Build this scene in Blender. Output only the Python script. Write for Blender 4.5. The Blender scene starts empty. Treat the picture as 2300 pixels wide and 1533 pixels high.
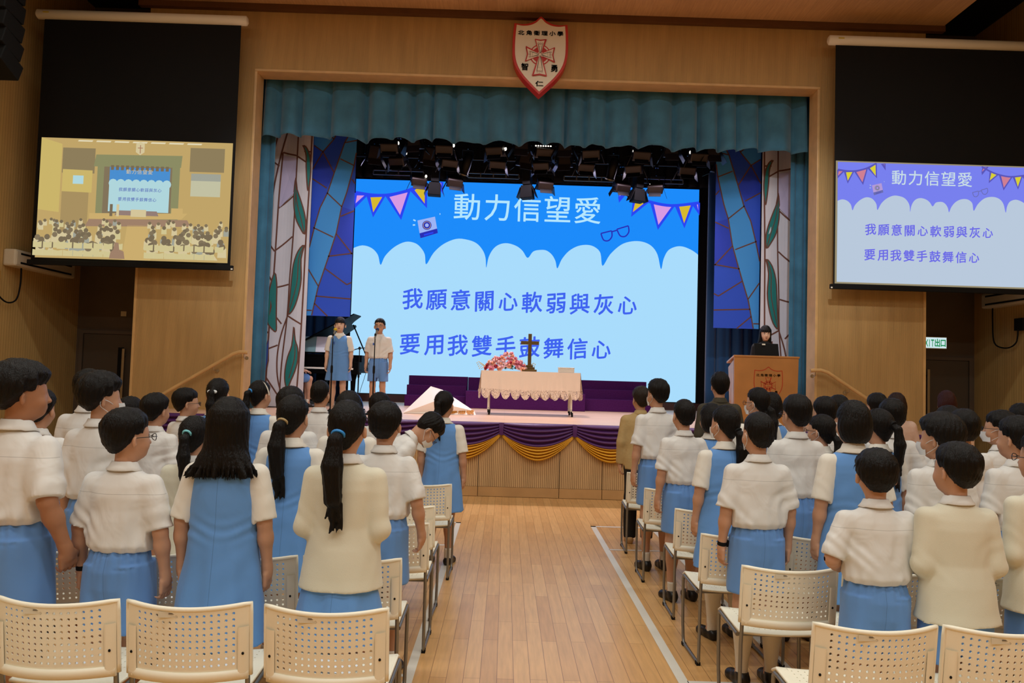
import bpy, bmesh, math, random
import numpy as np
from mathutils import Vector, Matrix
sc = bpy.context.scene
C = sc.collection
PI = math.pi
rnd = random.Random(7)

# ------------------------------------------------------------------ camera
cam = bpy.data.cameras.new('camera'); cam.sensor_width = 36.0; cam.lens = 36.0 * 1700 / 2300
cam.clip_end = 200
co = bpy.data.objects.new('camera', cam); C.objects.link(co)
_r, _u = Vector((.999527, -.008219, .029627)), Vector((-.029966, -.044661, .998553))
_w = _u.cross(_r).normalized(); _u = _r.cross(_w).normalized()
co.matrix_world = Matrix(((_r.x, _u.x, -_w.x, 0), (_r.y, _u.y, -_w.y, 0), (_r.z, _u.z, -_w.z, 1.717), (0, 0, 0, 1)))
sc.camera = co
# ------------------------------------------------------------------ exposure, world
sc.view_settings.view_transform = 'Standard'; sc.view_settings.look = 'None'
sc.view_settings.gamma = 1.0; sc.view_settings.use_curve_mapping = False
sc.view_settings.exposure = 0.0
W = bpy.data.worlds.new('world'); sc.world = W; W.use_nodes = True
W.node_tree.nodes['Background'].inputs[0].default_value = (1.0, .82, .60, 1)
W.node_tree.nodes['Background'].inputs[1].default_value = .02
# ------------------------------------------------------------------ lights of the hall and the stage, banner fill added
def area(name, loc, sx, sy, power, col, target=None, spread=PI):
    l = bpy.data.lights.new(name, 'AREA'); l.shape = 'RECTANGLE'; l.size = sx; l.size_y = sy
    l.energy = power; l.color = col; l.spread = spread
    o = bpy.data.objects.new(name, l); C.objects.link(o); o.location = loc
    if target is not None:
        o.rotation_euler = (Vector(target) - Vector(loc)).to_track_quat('-Z', 'Y').to_euler()
    return o
def spot(name, loc, target, power, col, ang=40, blend=.6, rad=.12):
    l = bpy.data.lights.new(name, 'SPOT'); l.energy = power; l.color = col
    l.spot_size = math.radians(ang); l.spot_blend = blend; l.shadow_soft_size = rad
    o = bpy.data.objects.new(name, l); C.objects.link(o); o.location = loc
    o.rotation_euler = (Vector(target) - Vector(loc)).to_track_quat('-Z', 'Y').to_euler()
    return o
WARM = (.97, 1.0, .93)
for yy, pw in ((4.6, 170), (1.2, 220), (-2.4, 290)):
    area('hall_light', (.4, yy, 7.22), 11.0, .35, pw, WARM)
# stage lanterns over the stage, warm white, and two soft rows behind the valance
for xx in (-2.4, .4, 3.2):
    spot('stage_light', (xx, 13.2, 5.3), (xx * .8 + .1, 12.6, 1.05), 400, (1.0, .84, .88), 90, .8, .2)
spot('front_light', (-3.4, 3.0, 7.0), (-.6, 12.9, 1.3), 520, (1.0, .80, .70), 24, .7)
spot('front_light', (4.2, 3.0, 7.0), (1.0, 12.9, 1.4), 560, (1.0, .80, .70), 24, .7)
area('stage_wash', (.4, 14.6, 5.6), 6.5, .5, 60, (.95, .80, 1.0))
for xx, tx in ((-1.6, -3.75), (2.4, 4.55)):
    spot('banner_fill', (xx, 4.6, 7.2), (tx, 13.0, 3.4), 880, (.86, .92, 1.0), 27, .8, .15)  # added spot on each side, only there to brighten the banners

# ------------------------------------------------------------------ small helpers
def lin(c):
    if isinstance(c, str):
        c = c.lstrip('#'); c = tuple(int(c[i:i + 2], 16) / 255 for i in (0, 2, 4))
    return tuple(x / 12.92 if x <= .04045 else ((x + .055) / 1.055) ** 2.4 for x in c)
def new_mat(name):
    m = bpy.data.materials.new(name); m.use_nodes = True
    nt = m.node_tree; return m, nt, nt.nodes['Principled BSDF']
def N(nt, t, **kw):
    n = nt.nodes.new(t)
    for k, v in kw.items():
        if isinstance(k, str) and hasattr(n, k): setattr(n, k, v)
    return n
def mat(name, col, rough=.6, metal=0.0, spec=.5, noise=None, bump=None, emit=0, sheen=0, coat=0, trans=0):
    """noise = (scale, amount) varies the colour; bump = (scale, strength[, stretch_xyz])"""
    m, nt, b = new_mat(name); L = nt.links.new
    c = lin(col); b.inputs['Base Color'].default_value = (*c, 1)
    b.inputs['Roughness'].default_value = rough; b.inputs['Metallic'].default_value = metal
    b.inputs['Specular IOR Level'].default_value = spec
    b.inputs['Sheen Weight'].default_value = sheen; b.inputs['Coat Weight'].default_value = coat
    b.inputs['Transmission Weight'].default_value = trans
    tc = N(nt, 'ShaderNodeTexCoord')
    if noise:
        n = N(nt, 'ShaderNodeTexNoise'); n.inputs['Scale'].default_value = noise[0]; n.inputs['Detail'].default_value = 4
        L(tc.outputs['Object'], n.inputs['Vector'])
        r = N(nt, 'ShaderNodeMapRange'); r.inputs[1].default_value = .3; r.inputs[2].default_value = .7
        r.inputs[3].default_value = 1 - noise[1]; r.inputs[4].default_value = 1 + noise[1]
        L(n.outputs[0], r.inputs[0])
        mx = N(nt, 'ShaderNodeVectorMath', operation='SCALE'); mx.inputs[0].default_value = c
        L(r.outputs[0], mx.inputs['Scale']); L(mx.outputs[0], b.inputs['Base Color'])
    if bump:
        mp = N(nt, 'ShaderNodeMapping'); mp.inputs['Scale'].default_value = bump[2] if len(bump) > 2 else (1, 1, 1)
        L(tc.outputs['Object'], mp.inputs['Vector'])
        n = N(nt, 'ShaderNodeTexNoise'); n.inputs['Scale'].default_value = bump[0]; n.inputs['Detail'].default_value = 5
        L(mp.outputs[0], n.inputs['Vector'])
        bp = N(nt, 'ShaderNodeBump'); bp.inputs['Strength'].default_value = bump[1]; bp.inputs['Distance'].default_value = .02
        L(n.outputs[0], bp.inputs['Height']); L(bp.outputs[0], b.inputs['Normal'])
    if emit:
        b.inputs['Emission Color'].default_value = (*c, 1); b.inputs['Emission Strength'].default_value = emit
    return m
def glow(name, col, k=1.0):
    m = bpy.data.materials.new(name); m.use_nodes = True; nt = m.node_tree
    nt.nodes.remove(nt.nodes['Principled BSDF'])
    e = nt.nodes.new('ShaderNodeEmission'); e.inputs[0].default_value = (*lin(col), 1); e.inputs[1].default_value = k
    nt.links.new(e.outputs[0], nt.nodes['Material Output'].inputs[0]); return m

def rib_mat(name, axis, pitch, c_hi, c_lo, groove=.3, rough=.55, var=.10, bumpk=.5):
    """timber lining with fine parallel ribs along one object axis"""
    m, nt, b = new_mat(name); L = nt.links.new
    tc = N(nt, 'ShaderNodeTexCoord'); sp = N(nt, 'ShaderNodeSeparateXYZ'); L(tc.outputs['Object'], sp.inputs[0])
    d = N(nt, 'ShaderNodeMath', operation='DIVIDE'); L(sp.outputs[axis], d.inputs[0]); d.inputs[1].default_value = pitch
    fr = N(nt, 'ShaderNodeMath', operation='FRACT'); L(d.outputs[0], fr.inputs[0])
    cr = N(nt, 'ShaderNodeValToRGB'); e = cr.color_ramp.elements
    e[0].position = 0; e[0].color = (0, 0, 0, 1); e[1].position = .08; e[1].color = (1, 1, 1, 1)
    x = e.new(1 - groove); x.color = (1, 1, 1, 1); x = e.new(min(.995, 1 - groove + .08)); x.color = (0, 0, 0, 1)
    L(fr.outputs[0], cr.inputs[0])
    n = N(nt, 'ShaderNodeTexNoise'); n.inputs['Scale'].default_value = 1.6; n.inputs['Detail'].default_value = 6
    mp = N(nt, 'ShaderNodeMapping'); s = [6, 6, 6]; s[2 if axis != 2 else 0] = .6; mp.inputs['Scale'].default_value = s
    L(tc.outputs['Object'], mp.inputs[0]); L(mp.outputs[0], n.inputs['Vector'])
    mx = N(nt, 'ShaderNodeMix', data_type='RGBA'); mx.inputs[6].default_value = (*lin(c_lo), 1); mx.inputs[7].default_value = (*lin(c_hi), 1)
    L(cr.outputs[0], mx.inputs[0])
    r = N(nt, 'ShaderNodeMapRange'); r.inputs[1].default_value = .3; r.inputs[2].default_value = .7
    r.inputs[3].default_value = 1 - var; r.inputs[4].default_value = 1 + var; L(n.outputs[0], r.inputs[0])
    sc_ = N(nt, 'ShaderNodeVectorMath', operation='SCALE'); L(mx.outputs[2], sc_.inputs[0]); L(r.outputs[0], sc_.inputs['Scale'])
    L(sc_.outputs[0], b.inputs['Base Color']); b.inputs['Roughness'].default_value = rough
    b.inputs['Specular IOR Level'].default_value = .3
    bp = N(nt, 'ShaderNodeBump'); bp.inputs['Strength'].default_value = bumpk; bp.inputs['Distance'].default_value = .004
    L(cr.outputs[0], bp.inputs['Height']); L(bp.outputs[0], b.inputs['Normal'])
    return m
def plank_mat(name, c1, c2, cm, along='Y', wid=.085, length=.9, rough=.32, mortar=.002):
    m, nt, b = new_mat(name); L = nt.links.new
    tc = N(nt, 'ShaderNodeTexCoord'); mp = N(nt, 'ShaderNodeMapping')
    if along == 'Y': mp.inputs['Rotation'].default_value = (0, 0, PI / 2)
    L(tc.outputs['Object'], mp.inputs[0])
    br = N(nt, 'ShaderNodeTexBrick'); br.offset = .37; br.offset_frequency = 2
    br.inputs['Scale'].default_value = 1; br.inputs['Brick Width'].default_value = length; br.inputs['Row Height'].default_value = wid
    br.inputs['Mortar Size'].default_value = mortar; br.inputs['Mortar Smooth'].default_value = .2; br.inputs['Bias'].default_value = -.1
    br.inputs['Color1'].default_value = (*lin(c1), 1); br.inputs['Color2'].default_value = (*lin(c2), 1); br.inputs['Mortar'].default_value = (*lin(cm), 1)
    L(mp.outputs[0], br.inputs['Vector'])
    n = N(nt, 'ShaderNodeTexNoise'); n.inputs['Scale'].default_value = 3; n.inputs['Detail'].default_value = 8
    m2 = N(nt, 'ShaderNodeMapping'); m2.inputs['Scale'].default_value = (1.2, 14, 1) ; L(mp.outputs[0], m2.inputs[0]); L(m2.outputs[0], n.inputs['Vector'])
    r = N(nt, 'ShaderNodeMapRange'); r.inputs[1].default_value = .3; r.inputs[2].default_value = .7; r.inputs[3].default_value = .9; r.inputs[4].default_value = 1.1
    L(n.outputs[0], r.inputs[0])
    s = N(nt, 'ShaderNodeVectorMath', operation='SCALE'); L(br.outputs[0], s.inputs[0]); L(r.outputs[0], s.inputs['Scale'])
    L(s.outputs[0], b.inputs['Base Color']); b.inputs['Roughness'].default_value = rough
    b.inputs['Specular IOR Level'].default_value = .45
    bp = N(nt, 'ShaderNodeBump'); bp.inputs['Strength'].default_value = .15; bp.inputs['Distance'].default_value = .002
    L(br.outputs['Fac'], bp.inputs['Height']); bp.invert = True; L(bp.outputs[0], b.inputs['Normal'])
    return m

class MB:
    """collects shapes and links them as ONE mesh object"""
    def __init__(s): s.v, s.f, s.m, s.sm = [], [], [], []
    def add(s, v, f, mi=0, smooth=False):
        o = len(s.v); s.v += [tuple(p) for p in v]
        for q in f: s.f.append([i + o for i in q]); s.m.append(mi); s.sm.append(smooth)
        return s
    def box(s, lo, hi, mi=0):
        x0, y0, z0 = lo; x1, y1, z1 = hi
        v = [(x0, y0, z0), (x1, y0, z0), (x1, y1, z0), (x0, y1, z0), (x0, y0, z1), (x1, y0, z1), (x1, y1, z1), (x0, y1, z1)]
        return s.add(v, [(0, 3, 2, 1), (4, 5, 6, 7), (0, 1, 5, 4), (1, 2, 6, 5), (2, 3, 7, 6), (3, 0, 4, 7)], mi)
    def obox(s, c, size, R=None, mi=0, taper=1.0):
        """box of given size about c, turned by matrix R, top scaled by taper"""
        a, b, d = (q / 2 for q in size); v = []
        for z, k in ((-d, 1), (d, taper)):
            v += [(-a * k, -b * k, z), (a * k, -b * k, z), (a * k, b * k, z), (-a * k, b * k, z)]
        v = [Vector(p) for p in v]
        if R is not None: v = [R @ p for p in v]
        v = [p + Vector(c) for p in v]
        return s.add(v, [(0, 3, 2, 1), (4, 5, 6, 7), (0, 1, 5, 4), (1, 2, 6, 5), (2, 3, 7, 6), (3, 0, 4, 7)], mi)
    def loft(s, rings, mi=0, smooth=True, caps=True, closed=True):
        n = len(rings[0]); v = [p for r in rings for p in r]; f = []
        for i in range(len(rings) - 1):
            for j in range(n if closed else n - 1):
                k = (j + 1) % n
                f.append((i * n + j, i * n + k, (i + 1) * n + k, (i + 1) * n + j))
        s.add(v, f, mi, smooth)
        if caps and closed:
            s.add(rings[0], [list(range(n))[::-1]], mi); s.add(rings[-1], [list(range(n))], mi)
        return s
    def tube(s, pts, r, n=8, mi=0, caps=True, flat=1.0):
        pts = [Vector(p) for p in pts]; m = len(pts); rings = []
        rs = r if isinstance(r, (list, tuple)) else [r] * m
        up = None
        for i, p in enumerate(pts):
            t = (pts[min(i + 1, m - 1)] - pts[max(i - 1, 0)]).normalized()
            if up is None:
                a = Vector((0, 0, 1)) if abs(t.z) < .9 else Vector((1, 0, 0)); up = (a - t * a.dot(t)).normalized()
            else:
                up = (up - t * up.dot(t)).normalized()
            b = t.cross(up)
            rings.append([p + (up * math.cos(q) * flat + b * math.sin(q)) * rs[i] for q in (2 * PI * k / n for k in range(n))])
        return s.loft(rings, mi, True, caps)
    def lathe(s, prof, n=16, mi=0, c=(0, 0, 0), caps=True, axis='Z'):
        rings = []
        for r, z in prof:
            ring = [(r * math.cos(2 * PI * k / n), r * math.sin(2 * PI * k / n), z) for k in range(n)]
            if axis == 'Y': ring = [(x, -zz, y) for x, y, zz in ring]
            if axis == 'X': ring = [(zz, x, y) for x, y, zz in ring]
            rings.append([(c[0] + x, c[1] + y, c[2] + z_) for x, y, z_ in ring])
        return s.loft(rings, mi, True, caps)
    def ell(s, c, r, n=12, mi=0, R=None):
        rings = []
        for i in range(n // 2 + 1):
            a = PI * i / (n // 2); q = max(math.sin(a), .02)
            ring = [Vector((r[0] * q * math.cos(2 * PI * k / n), r[1] * q * math.sin(2 * PI * k / n), -r[2] * math.cos(a))) for k in range(n)]
            rings.append([(R @ p if R is not None else p) + Vector(c) for p in ring])
        return s.loft(rings, mi, True, True)
    def prism(s, poly, y0, y1, mi=0):
        """outline in x,z pushed from y0 (front) to y1"""
        n = len(poly); a = [(x, y0, z) for x, z in poly]; b = [(x, y1, z) for x, z in poly]
        s.add(a + b, [list(range(n)), list(range(2 * n - 1, n - 1, -1))] + [(i, i + n, (i + 1) % n + n, (i + 1) % n) for i in range(n)], mi)
        return s
    def build(s, name, mats, parent=None, loc=None, rot=None, bevel=0, fix=True, weld=0):
        me = bpy.data.meshes.new(name); me.from_pydata(s.v, [], s.f)
        me.polygons.foreach_set('material_index', s.m); me.polygons.foreach_set('use_smooth', s.sm)
        for m in (mats if isinstance(mats, (list, tuple)) else [mats]): me.materials.append(m)
        if fix:
            bm = bmesh.new(); bm.from_mesh(me)
            if weld: bmesh.ops.remove_doubles(bm, verts=bm.verts, dist=weld)
            bmesh.ops.recalc_face_normals(bm, faces=bm.faces); bm.to_mesh(me); bm.free()
        me.update()
        return put(name, me, parent, loc, rot, bevel)
def put(name, me, parent=None, loc=None, rot=None, bevel=0):
    o = bpy.data.objects.new(name, me); C.objects.link(o)
    if parent is not None: o.parent = parent
    if loc is not None: o.location = loc
    if rot is not None: o.rotation_euler = rot
    if bevel:
        b = o.modifiers.new('bevel', 'BEVEL'); b.width = bevel; b.segments = 2; b.limit_method = 'ANGLE'; b.angle_limit = .7
    return o
def tag(o, label=None, cat=None, group=None, kind=None):
    for k, v in (('label', label), ('category', cat), ('group', group), ('kind', kind)):
        if v: o[k] = v
    return o
def empty(name, loc=(0, 0, 0), rz=0, label=None, cat=None, group=None):
    o = bpy.data.objects.new(name, None); C.objects.link(o); o.location = loc; o.rotation_euler = (0, 0, rz)
    o.empty_display_size = .1
    return tag(o, label, cat, group)
def copy_tree(o, parent=None):
    c = o.copy(); C.objects.link(c)
    if parent is not None: c.parent = parent
    for ch in list(o.children): copy_tree(ch, c)
    return c

# flat artwork: filled outlines and glyphs on layers a millimetre apart, facing -Y
_glyphs = {}
def glyph(ch):
    if ch not in _glyphs:
        cu = bpy.data.curves.new('glyph', 'FONT'); cu.body = ch; cu.size = 1; cu.resolution_u = 3
        o = bpy.data.objects.new('glyph', cu); C.objects.link(o)
        bpy.context.view_layer.update()
        me = o.evaluated_get(bpy.context.evaluated_depsgraph_get()).to_mesh()
        v = [tuple(p.co) for p in me.vertices]; f = [list(p.vertices) for p in me.polygons]
        o.to_mesh_clear(); C.objects.unlink(o); bpy.data.objects.remove(o); bpy.data.curves.remove(cu)
        xs = [p[0] for p in v] or [0]; ys = [p[1] for p in v] or [0]
        cx, cy = (min(xs) + max(xs)) / 2, (min(ys) + max(ys)) / 2
        _glyphs[ch] = ([(x - cx, y - .38, 0) for x, y, z in v], f, max(xs) - min(xs))
    return _glyphs[ch]
class Art:
    def __init__(s, w, h, fn=None, step=.0012):
        s.w, s.h, s.mb, s.step = w, h, MB(), step
        s.fn = fn or (lambda x, z, l: (x, -l * step, z))
    def poly(s, pts, mi, layer=1, uv=False):
        if uv: pts = [(u * s.w, v * s.h) for u, v in pts]
        s.mb.add([s.fn(x, z, layer) for x, z in pts], [list(range(len(pts)))], mi); return s
    def rect(s, x0, z0, x1, z1, mi, layer=1): return s.poly([(x0, z0), (x1, z0), (x1, z1), (x0, z1)], mi, layer)
    def disc(s, x, z, r, mi, layer=1, n=20, ry=None):
        return s.poly([(x + r * math.cos(2 * PI * k / n), z + (ry or r) * math.sin(2 * PI * k / n)) for k in range(n)], mi, layer)
    def line(s, pts, wd, mi, layer=2, closed=False, res=None):
        pts = [Vector(p) for p in pts]
        if res:
            q = []
            for a, b in zip(pts, pts[1:]):
                k = max(1, int((b - a).length / res)); q += [a.lerp(b, i / k) for i in range(k)]
            pts = q + [pts[-1]]
        if closed: pts = pts + [pts[0]]
        L, R = [], []; n = len(pts)
        for i, p in enumerate(pts):
            a, b = pts[max(i - 1, 0)], pts[min(i + 1, n - 1)]
            if closed and i in (0, n - 1): a, b = pts[n - 2], pts[1]
            t = (b - a); t = t.normalized() if t.length > 1e-9 else Vector((1, 0)); nn = Vector((-t.y, t.x))
            k = 1.0
            if 0 < i < n - 1 or closed:
                t2 = (b - p); t2 = t2.normalized() if t2.length > 1e-9 else t
                k = 1 / max(.45, abs(t.dot(t2)))
            L.append(p + nn * wd / 2 * k); R.append(p - nn * wd / 2 * k)
        v = [s.fn(p.x, p.y, layer) for p in L + R]
        s.mb.add(v, [(i, i + 1, n + i + 1, n + i) for i in range(n - 1)], mi); return s
    def text(s, txt, x, z, size, pitch, mi, layer=3, shear=0, sy=1.0, rot=0, scale=None, sx=1.0, drop=0, bold=0):
        for i, ch in enumerate(txt):
            if ch == ' ': continue
            v, f, _ = glyph(ch); k = (scale or {}).get(ch, 1) * size
            cx = x + (i - (len(txt) - 1) / 2) * pitch; cz = z + drop * abs(i - (len(txt) - 1) / 2) ** 2
            for da, db in [(0, 0)] + ([(bold, 0), (-bold, 0), (0, bold), (0, -bold), (.7 * bold, .7 * bold), (-.7 * bold, .7 * bold), (.7 * bold, -.7 * bold), (-.7 * bold, -.7 * bold)] if bold else []):
              o = []
              for a, b, _z in v:
                a, b = a + da, b + db
                a, b = a * k * sx, (b + shear * a) * k * sy
                a, b = a * math.cos(rot) - b * math.sin(rot), a * math.sin(rot) + b * math.cos(rot)
                o.append(s.fn(cx + a, cz + b, layer))
              s.mb.add(o, f, mi)
        return s
def smooth_pts(P, k=6, closed=False):
    """Catmull-Rom through the given points"""
    n = len(P); out = []; rng = range(n if closed else n - 1)
    for i in rng:
        g = lambda j: Vector(P[j % n] if closed else P[max(0, min(n - 1, j))])
        a, b, c, d = g(i - 1), g(i), g(i + 1), g(i + 2)
        for t in (q / k for q in range(k)):
            out.append(tuple(.5 * ((2 * b) + (c - a) * t + (2 * a - 5 * b + 4 * c - d) * t * t + (3 * b - a - 3 * c + d) * t ** 3)))
    if not closed: out.append(tuple(P[-1]))
    return out
# ------------------------------------------------------------------ materials of the place
M = {}
M['rib'] = rib_mat('ribbed timber', 0, .018, '#c09c66', '#99794a', .30)
M['riby'] = rib_mat('ribbed timber side', 1, .06, '#c8a468', '#b49258', .2, var=.08, bumpk=.25)
M['slat'] = rib_mat('slatted timber', 0, .027, '#cdac7e', '#9a7a55', .36, bumpk=.8)
M['wood'] = mat('plain timber', '#bd9461', .5, noise=(2.5, .12))
M['woodl'] = mat('pale timber', '#d0a870', .38, noise=(5, .10))
M['podium'] = mat('podium timber', '#b98048', .38, noise=(3, .10), coat=.1)
M['fascia'] = mat('dark timber fascia', '#5d3a1c', .6, noise=(3, .1))
M['ceil'] = plank_mat('ceiling timber', '#c59c6e', '#b99063', '#946d44', 'Y', .3, 6, .6, .001)
M['floor'] = plank_mat('sprung timber floor', '#dbac70', '#c9985e', '#8a6036', 'Y', .095, 1.0, .30, .0016)
M['stagefloor'] = plank_mat('stage boards', '#e2bd9f', '#d9b093', '#a8836a', 'X', .12, 1.8, .36, .0015)
M['line'] = mat('court line paint', '#dcd8cc', .4)
M['black'] = mat('matt black', '#0b0b0c', .75, spec=.25)
M['blackgloss'] = mat('black lacquer', '#050506', .5, spec=.05)
M['dark'] = mat('dark wall', '#5c4f42', .7, noise=(3, .06))
M['darkdoor'] = mat('dark door', '#504539', .55)
M['steel'] = mat('brushed steel', '#b5aa94', .35, metal=.9)
M['white'] = mat('white plastic', '#e6e0cf', .45)
M['beigeshade'] = mat('beige shell with shade', '#d8ccb4', .5)  # darker than the white shell: shade on two air conditioners put into the colour
M['teal'] = mat('teal velvet', '#3f7390', .85, spec=.2, noise=(4, .16), bump=(60, .12), sheen=.3)
M['tealdark'] = mat('dark blue curtain', '#173a5e', .9, spec=.15, sheen=.2)
M['purple'] = mat('purple satin', '#4e2363', .42, spec=.4)
M['gold'] = mat('gold satin', '#d9a01e', .40, spec=.4)
M['riser'] = mat('purple carpet', '#4a1c57', .95, spec=.1, noise=(40, .12))

def structure(name, mb, mats, bevel=0, parent=None):
    return tag(mb.build(name, mats, parent, bevel=bevel), kind='structure')
# ------------------------------------------------------------------ the hall
structure('floor', MB().box((-7.7, -6, -.1), (8.45, 13.6, 0)), M['floor'])
mk = MB()
for x0, y0, x1, y1 in ((-.525, -2, -.47, 8.87), (1.035, -2, 1.095, 8.87), (-5.6, 8.82, -.47, 8.87), (1.035, 8.82, 6.6, 8.87),
                       (-5.6, 7.66, -.52, 7.70), (1.09, 7.66, 6.6, 7.70), (-5.6, 4.36, -.52, 4.40), (1.09, 4.36, 6.6, 4.41), (1.72, 4.4, 1.78, 8.85)):
    mk.add([(x0, y0, .0015), (x1, y0, .0015), (x1, y1, .0015), (x0, y1, .0015)], [(0, 1, 2, 3)])
structure('floor_line', mk, M['line'])
structure('wall_left', MB().box((-7.9, -6, 0), (-7.7, 13.6, 8.3)), M['riby'])
structure('wall_right', MB().box((8.45, -6, 0), (8.65, 13.6, 8.3)), M['riby'])
structure('wall_rear', MB().box((-7.9, -6.2, 0), (8.65, -6, 8.3)), M['wood'])
wf = MB()
wf.box((-5.8, 11.8, 0), (-4.1, 12.12, 6.43)); wf.box((4.85, 11.8, 0), (6.54, 12.12, 6.43)); wf.box((-5.8, 11.8, 6.43), (6.54, 12.12, 8.3))
structure('wall_front', wf, M['rib'])
structure('wall_recess_left', MB().box((-7.7, 13.6, 0), (-5.75, 13.8, 8.3)).box((-5.8, 12.121, 0), (-5.7, 13.6, 8.3)), M['dark'])
structure('wall_recess_right', MB().box((6.5, 13.6, 0), (8.45, 13.8, 8.3)).box((6.44, 12.121, 0), (6.54, 13.6, 8.3)), M['dark'])
structure('trim_1', MB().box((-4.11, 11.79, 1.05), (-4.07, 12.13, 6.40)), M['woodl'], .006)
structure('trim_2', MB().box((4.82, 11.79, 1.05), (4.86, 12.13, 6.40)), M['woodl'], .006)
structure('trim_3', MB().box((-4.11, 11.79, 6.40), (4.86, 12.13, 6.44)), M['woodl'], .006)
structure('trim_4', MB().box((-5.95, 11.70, 7.36), (6.8, 11.8, 7.55)), M['fascia'])
structure('trim_5', MB().box((-5.82, 11.785, 0), (-5.78, 12.12, 6.43)).box((6.52, 11.785, 0), (6.56, 12.12, 6.43)), M['woodl'])
pn = MB()
pn.box((-5.93, -6, 7.45), (6.78, 11.71, 7.55))
structure('ceiling', pn, M['ceil'])
structure('ceiling_upper', MB().box((-7.9, -6.2, 8.2), (8.65, 13.8, 8.35)), M['black'])
structure('wall_stage_rear', MB().box((-5.7, 17.7, 0), (6.44, 17.85, 8.3)), M['black'])
structure('ceiling_stage', MB().box((-5.7, 12.12, 7.3), (6.44, 17.7, 7.4)), M['black'])
structure('wall_stage_left', MB().box((-5.7, 13.6, 0), (-5.6, 17.7, 7.4)).box((-5.698, 12.13, 1.05), (-5.6, 13.6, 7.4)), M['black'])
structure('wall_stage_right', MB().box((6.34, 13.6, 0), (6.44, 17.7, 7.4)).box((6.34, 12.13, 1.05), (6.438, 13.6, 7.4)), M['black'])
# ------------------------------------------------------------------ the stage
structure('stage_floor', MB().box((-5.6, 10.78, 1.0), (6.34, 17.7, 1.05)).box((-5.75, 10.78, .0), (-5.6, 11.8, 1.05)).box((6.55, 10.78, 0), (6.70, 11.8, 1.05)).box((-5.6, 10.8, .98), (6.7, 11.8, 1.049)), M['stagefloor'])
fr = empty('wall_stage_front'); fr['kind'] = 'structure'
xs = [-5.6, -4.5, -3.8, -2.65, -1.5, -.35, .8, 1.41, 2.56, 3.71, 4.86, 5.6, 6.55]
for a, b in zip(xs, xs[1:]):
    p = MB().box((a + .004, 10.80, .14), (b - .004, 10.86, .99), 0).box((a + .004, 10.792, .005), (b - .004, 10.86, .137), 1)
    p.build('front_panel', [M['slat'], M['wood']], fr)
# ------------------------------------------------------------------ doors and side fittings
def door(n, x0, x1, z1, hx, hz0, hz1):
    d = empty('door_%d' % n, (x0, 13.6, 0)); d['kind'] = 'structure'
    MB().box((0, -.035, 0), (x1 - x0, 0, z1)).build('door_panel', M['darkdoor'], d, bevel=.004)
    f = MB(); f.box((-.07, -.06, 0), (-.005, 0, z1 + .06)); f.box((x1 - x0 + .005, -.06, 0), (x1 - x0 + .07, 0, z1 + .06)); f.box((-.005, -.06, z1 + .004), (x1 - x0 + .005, 0, z1 + .06))
    f.build('door_frame', M['dark'], d)
    h = MB().box((hx - x0 - .022, -.12, hz0), (hx - x0 + .022, -.10, hz1)).box((hx - x0 - .015, -.11, hz0 + .1), (hx - x0 + .015, -.035, hz0 + .14)).box((hx - x0 - .015, -.11, hz1 - .14), (hx - x0 + .015, -.035, hz1 - .1))
    h.build('pull_handle', M['steel'], d, bevel=.004)
    MB().box((hx - x0 - .13, -.042, hz0 - .02), (hx - x0 - .03, -.035, hz1 + .02)).build('push_plate', M['black'], d)
door(1, -7.55, -6.62, 2.24, -6.80, .85, 1.99)
door(2, 7.32, 8.32, 2.22, 7.56, .85, 2.05)
sw = MB().box((-6.93, 13.585, 2.57), (-6.83, 13.6, 2.66)).box((-6.895, 13.58, 2.595), (-6.865, 13.586, 2.635)).build('wall_switch', M['beigeshade'], bevel=.003)
tag(sw, 'small beige switch plate on the dark wall above the left door', 'switch')
ex = empty('exit_sign', (7.67, 13.6, 2.42), 0, 'lit green and white exit sign above the right-hand dark door', 'sign')
MB().box((-.24, -.07, 0), (.24, 0, .22)).build('sign_case', M['white'], ex, bevel=.006)
a = Art(.5, .18, lambda x, z, l: (x, -.0705 - l * .0012, z)); a.rect(-.23, .015, .23, .205, 0, 1)
a.text('EXIT', -.105, .11, .18, .056, 1, 2, sx=.5, bold=.02); a.text('出口', .118, .11, .15, .105, 1, 2, sx=.75, bold=.03)
a.mb.build('sign_face', [glow('exit white', '#cfe6ea'), glow('exit green', '#0f8a4e')], ex)

def air_con(x, y0, y1, z, side, label, tone):
    e = empty('air_conditioner', (x, (y0 + y1) / 2, z), 0, label, 'air conditioner'); h = (y1 - y0) / 2
    s = side
    lo = lambda a, b: (min(a, b), max(a, b))
    xa, xb = lo(0, s * .20)
    MB().box((xa, -h, -.13), (xb, h, .13)).build('shell', tone, e, bevel=.03)
    sl = MB()
    for z0 in (-.085, .055):
        x0, x1 = lo(s * .196, s * .204); sl.box((x0, -h + .12, z0), (x1, h - .12, z0 + .03))
    sl.build('air_slot', M['black'], e)
    x0, x1 = lo(s * .198, s * .203); MB().box((x0, -h + .03, -.1), (x1, -h + .09, .1)).build('end_panel', tone, e)
    return e
air_con(-7.7, 9.75, 11.05, 3.22, 1, 'white air conditioner at the left edge of the left side wall', M['white'])
air_con(-7.7, 11.5, 13.1, 3.29, 1, 'shadowed air conditioner on the left side wall next to the dark recess', M['beigeshade'])
air_con(8.45, 11.6, 13.1, 3.25, -1, 'shadowed air conditioner on the right side wall below the projector screen', M['beigeshade'])
jb = empty('junction_box', (-7.7, 11.15, 2.98), 0, 'pair of small power boxes on the left wall below the air conditioners', 'power box')
MB().box((0, -.13, -.06), (.06, -.02, .06)).build('socket_box', M['white'], jb, bevel=.006)
MB().box((0, .02, -.1), (.09, .2, .08)).build('isolator_box', mat('isolator yellow', '#b98a35', .5), jb, bevel=.008)
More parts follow.
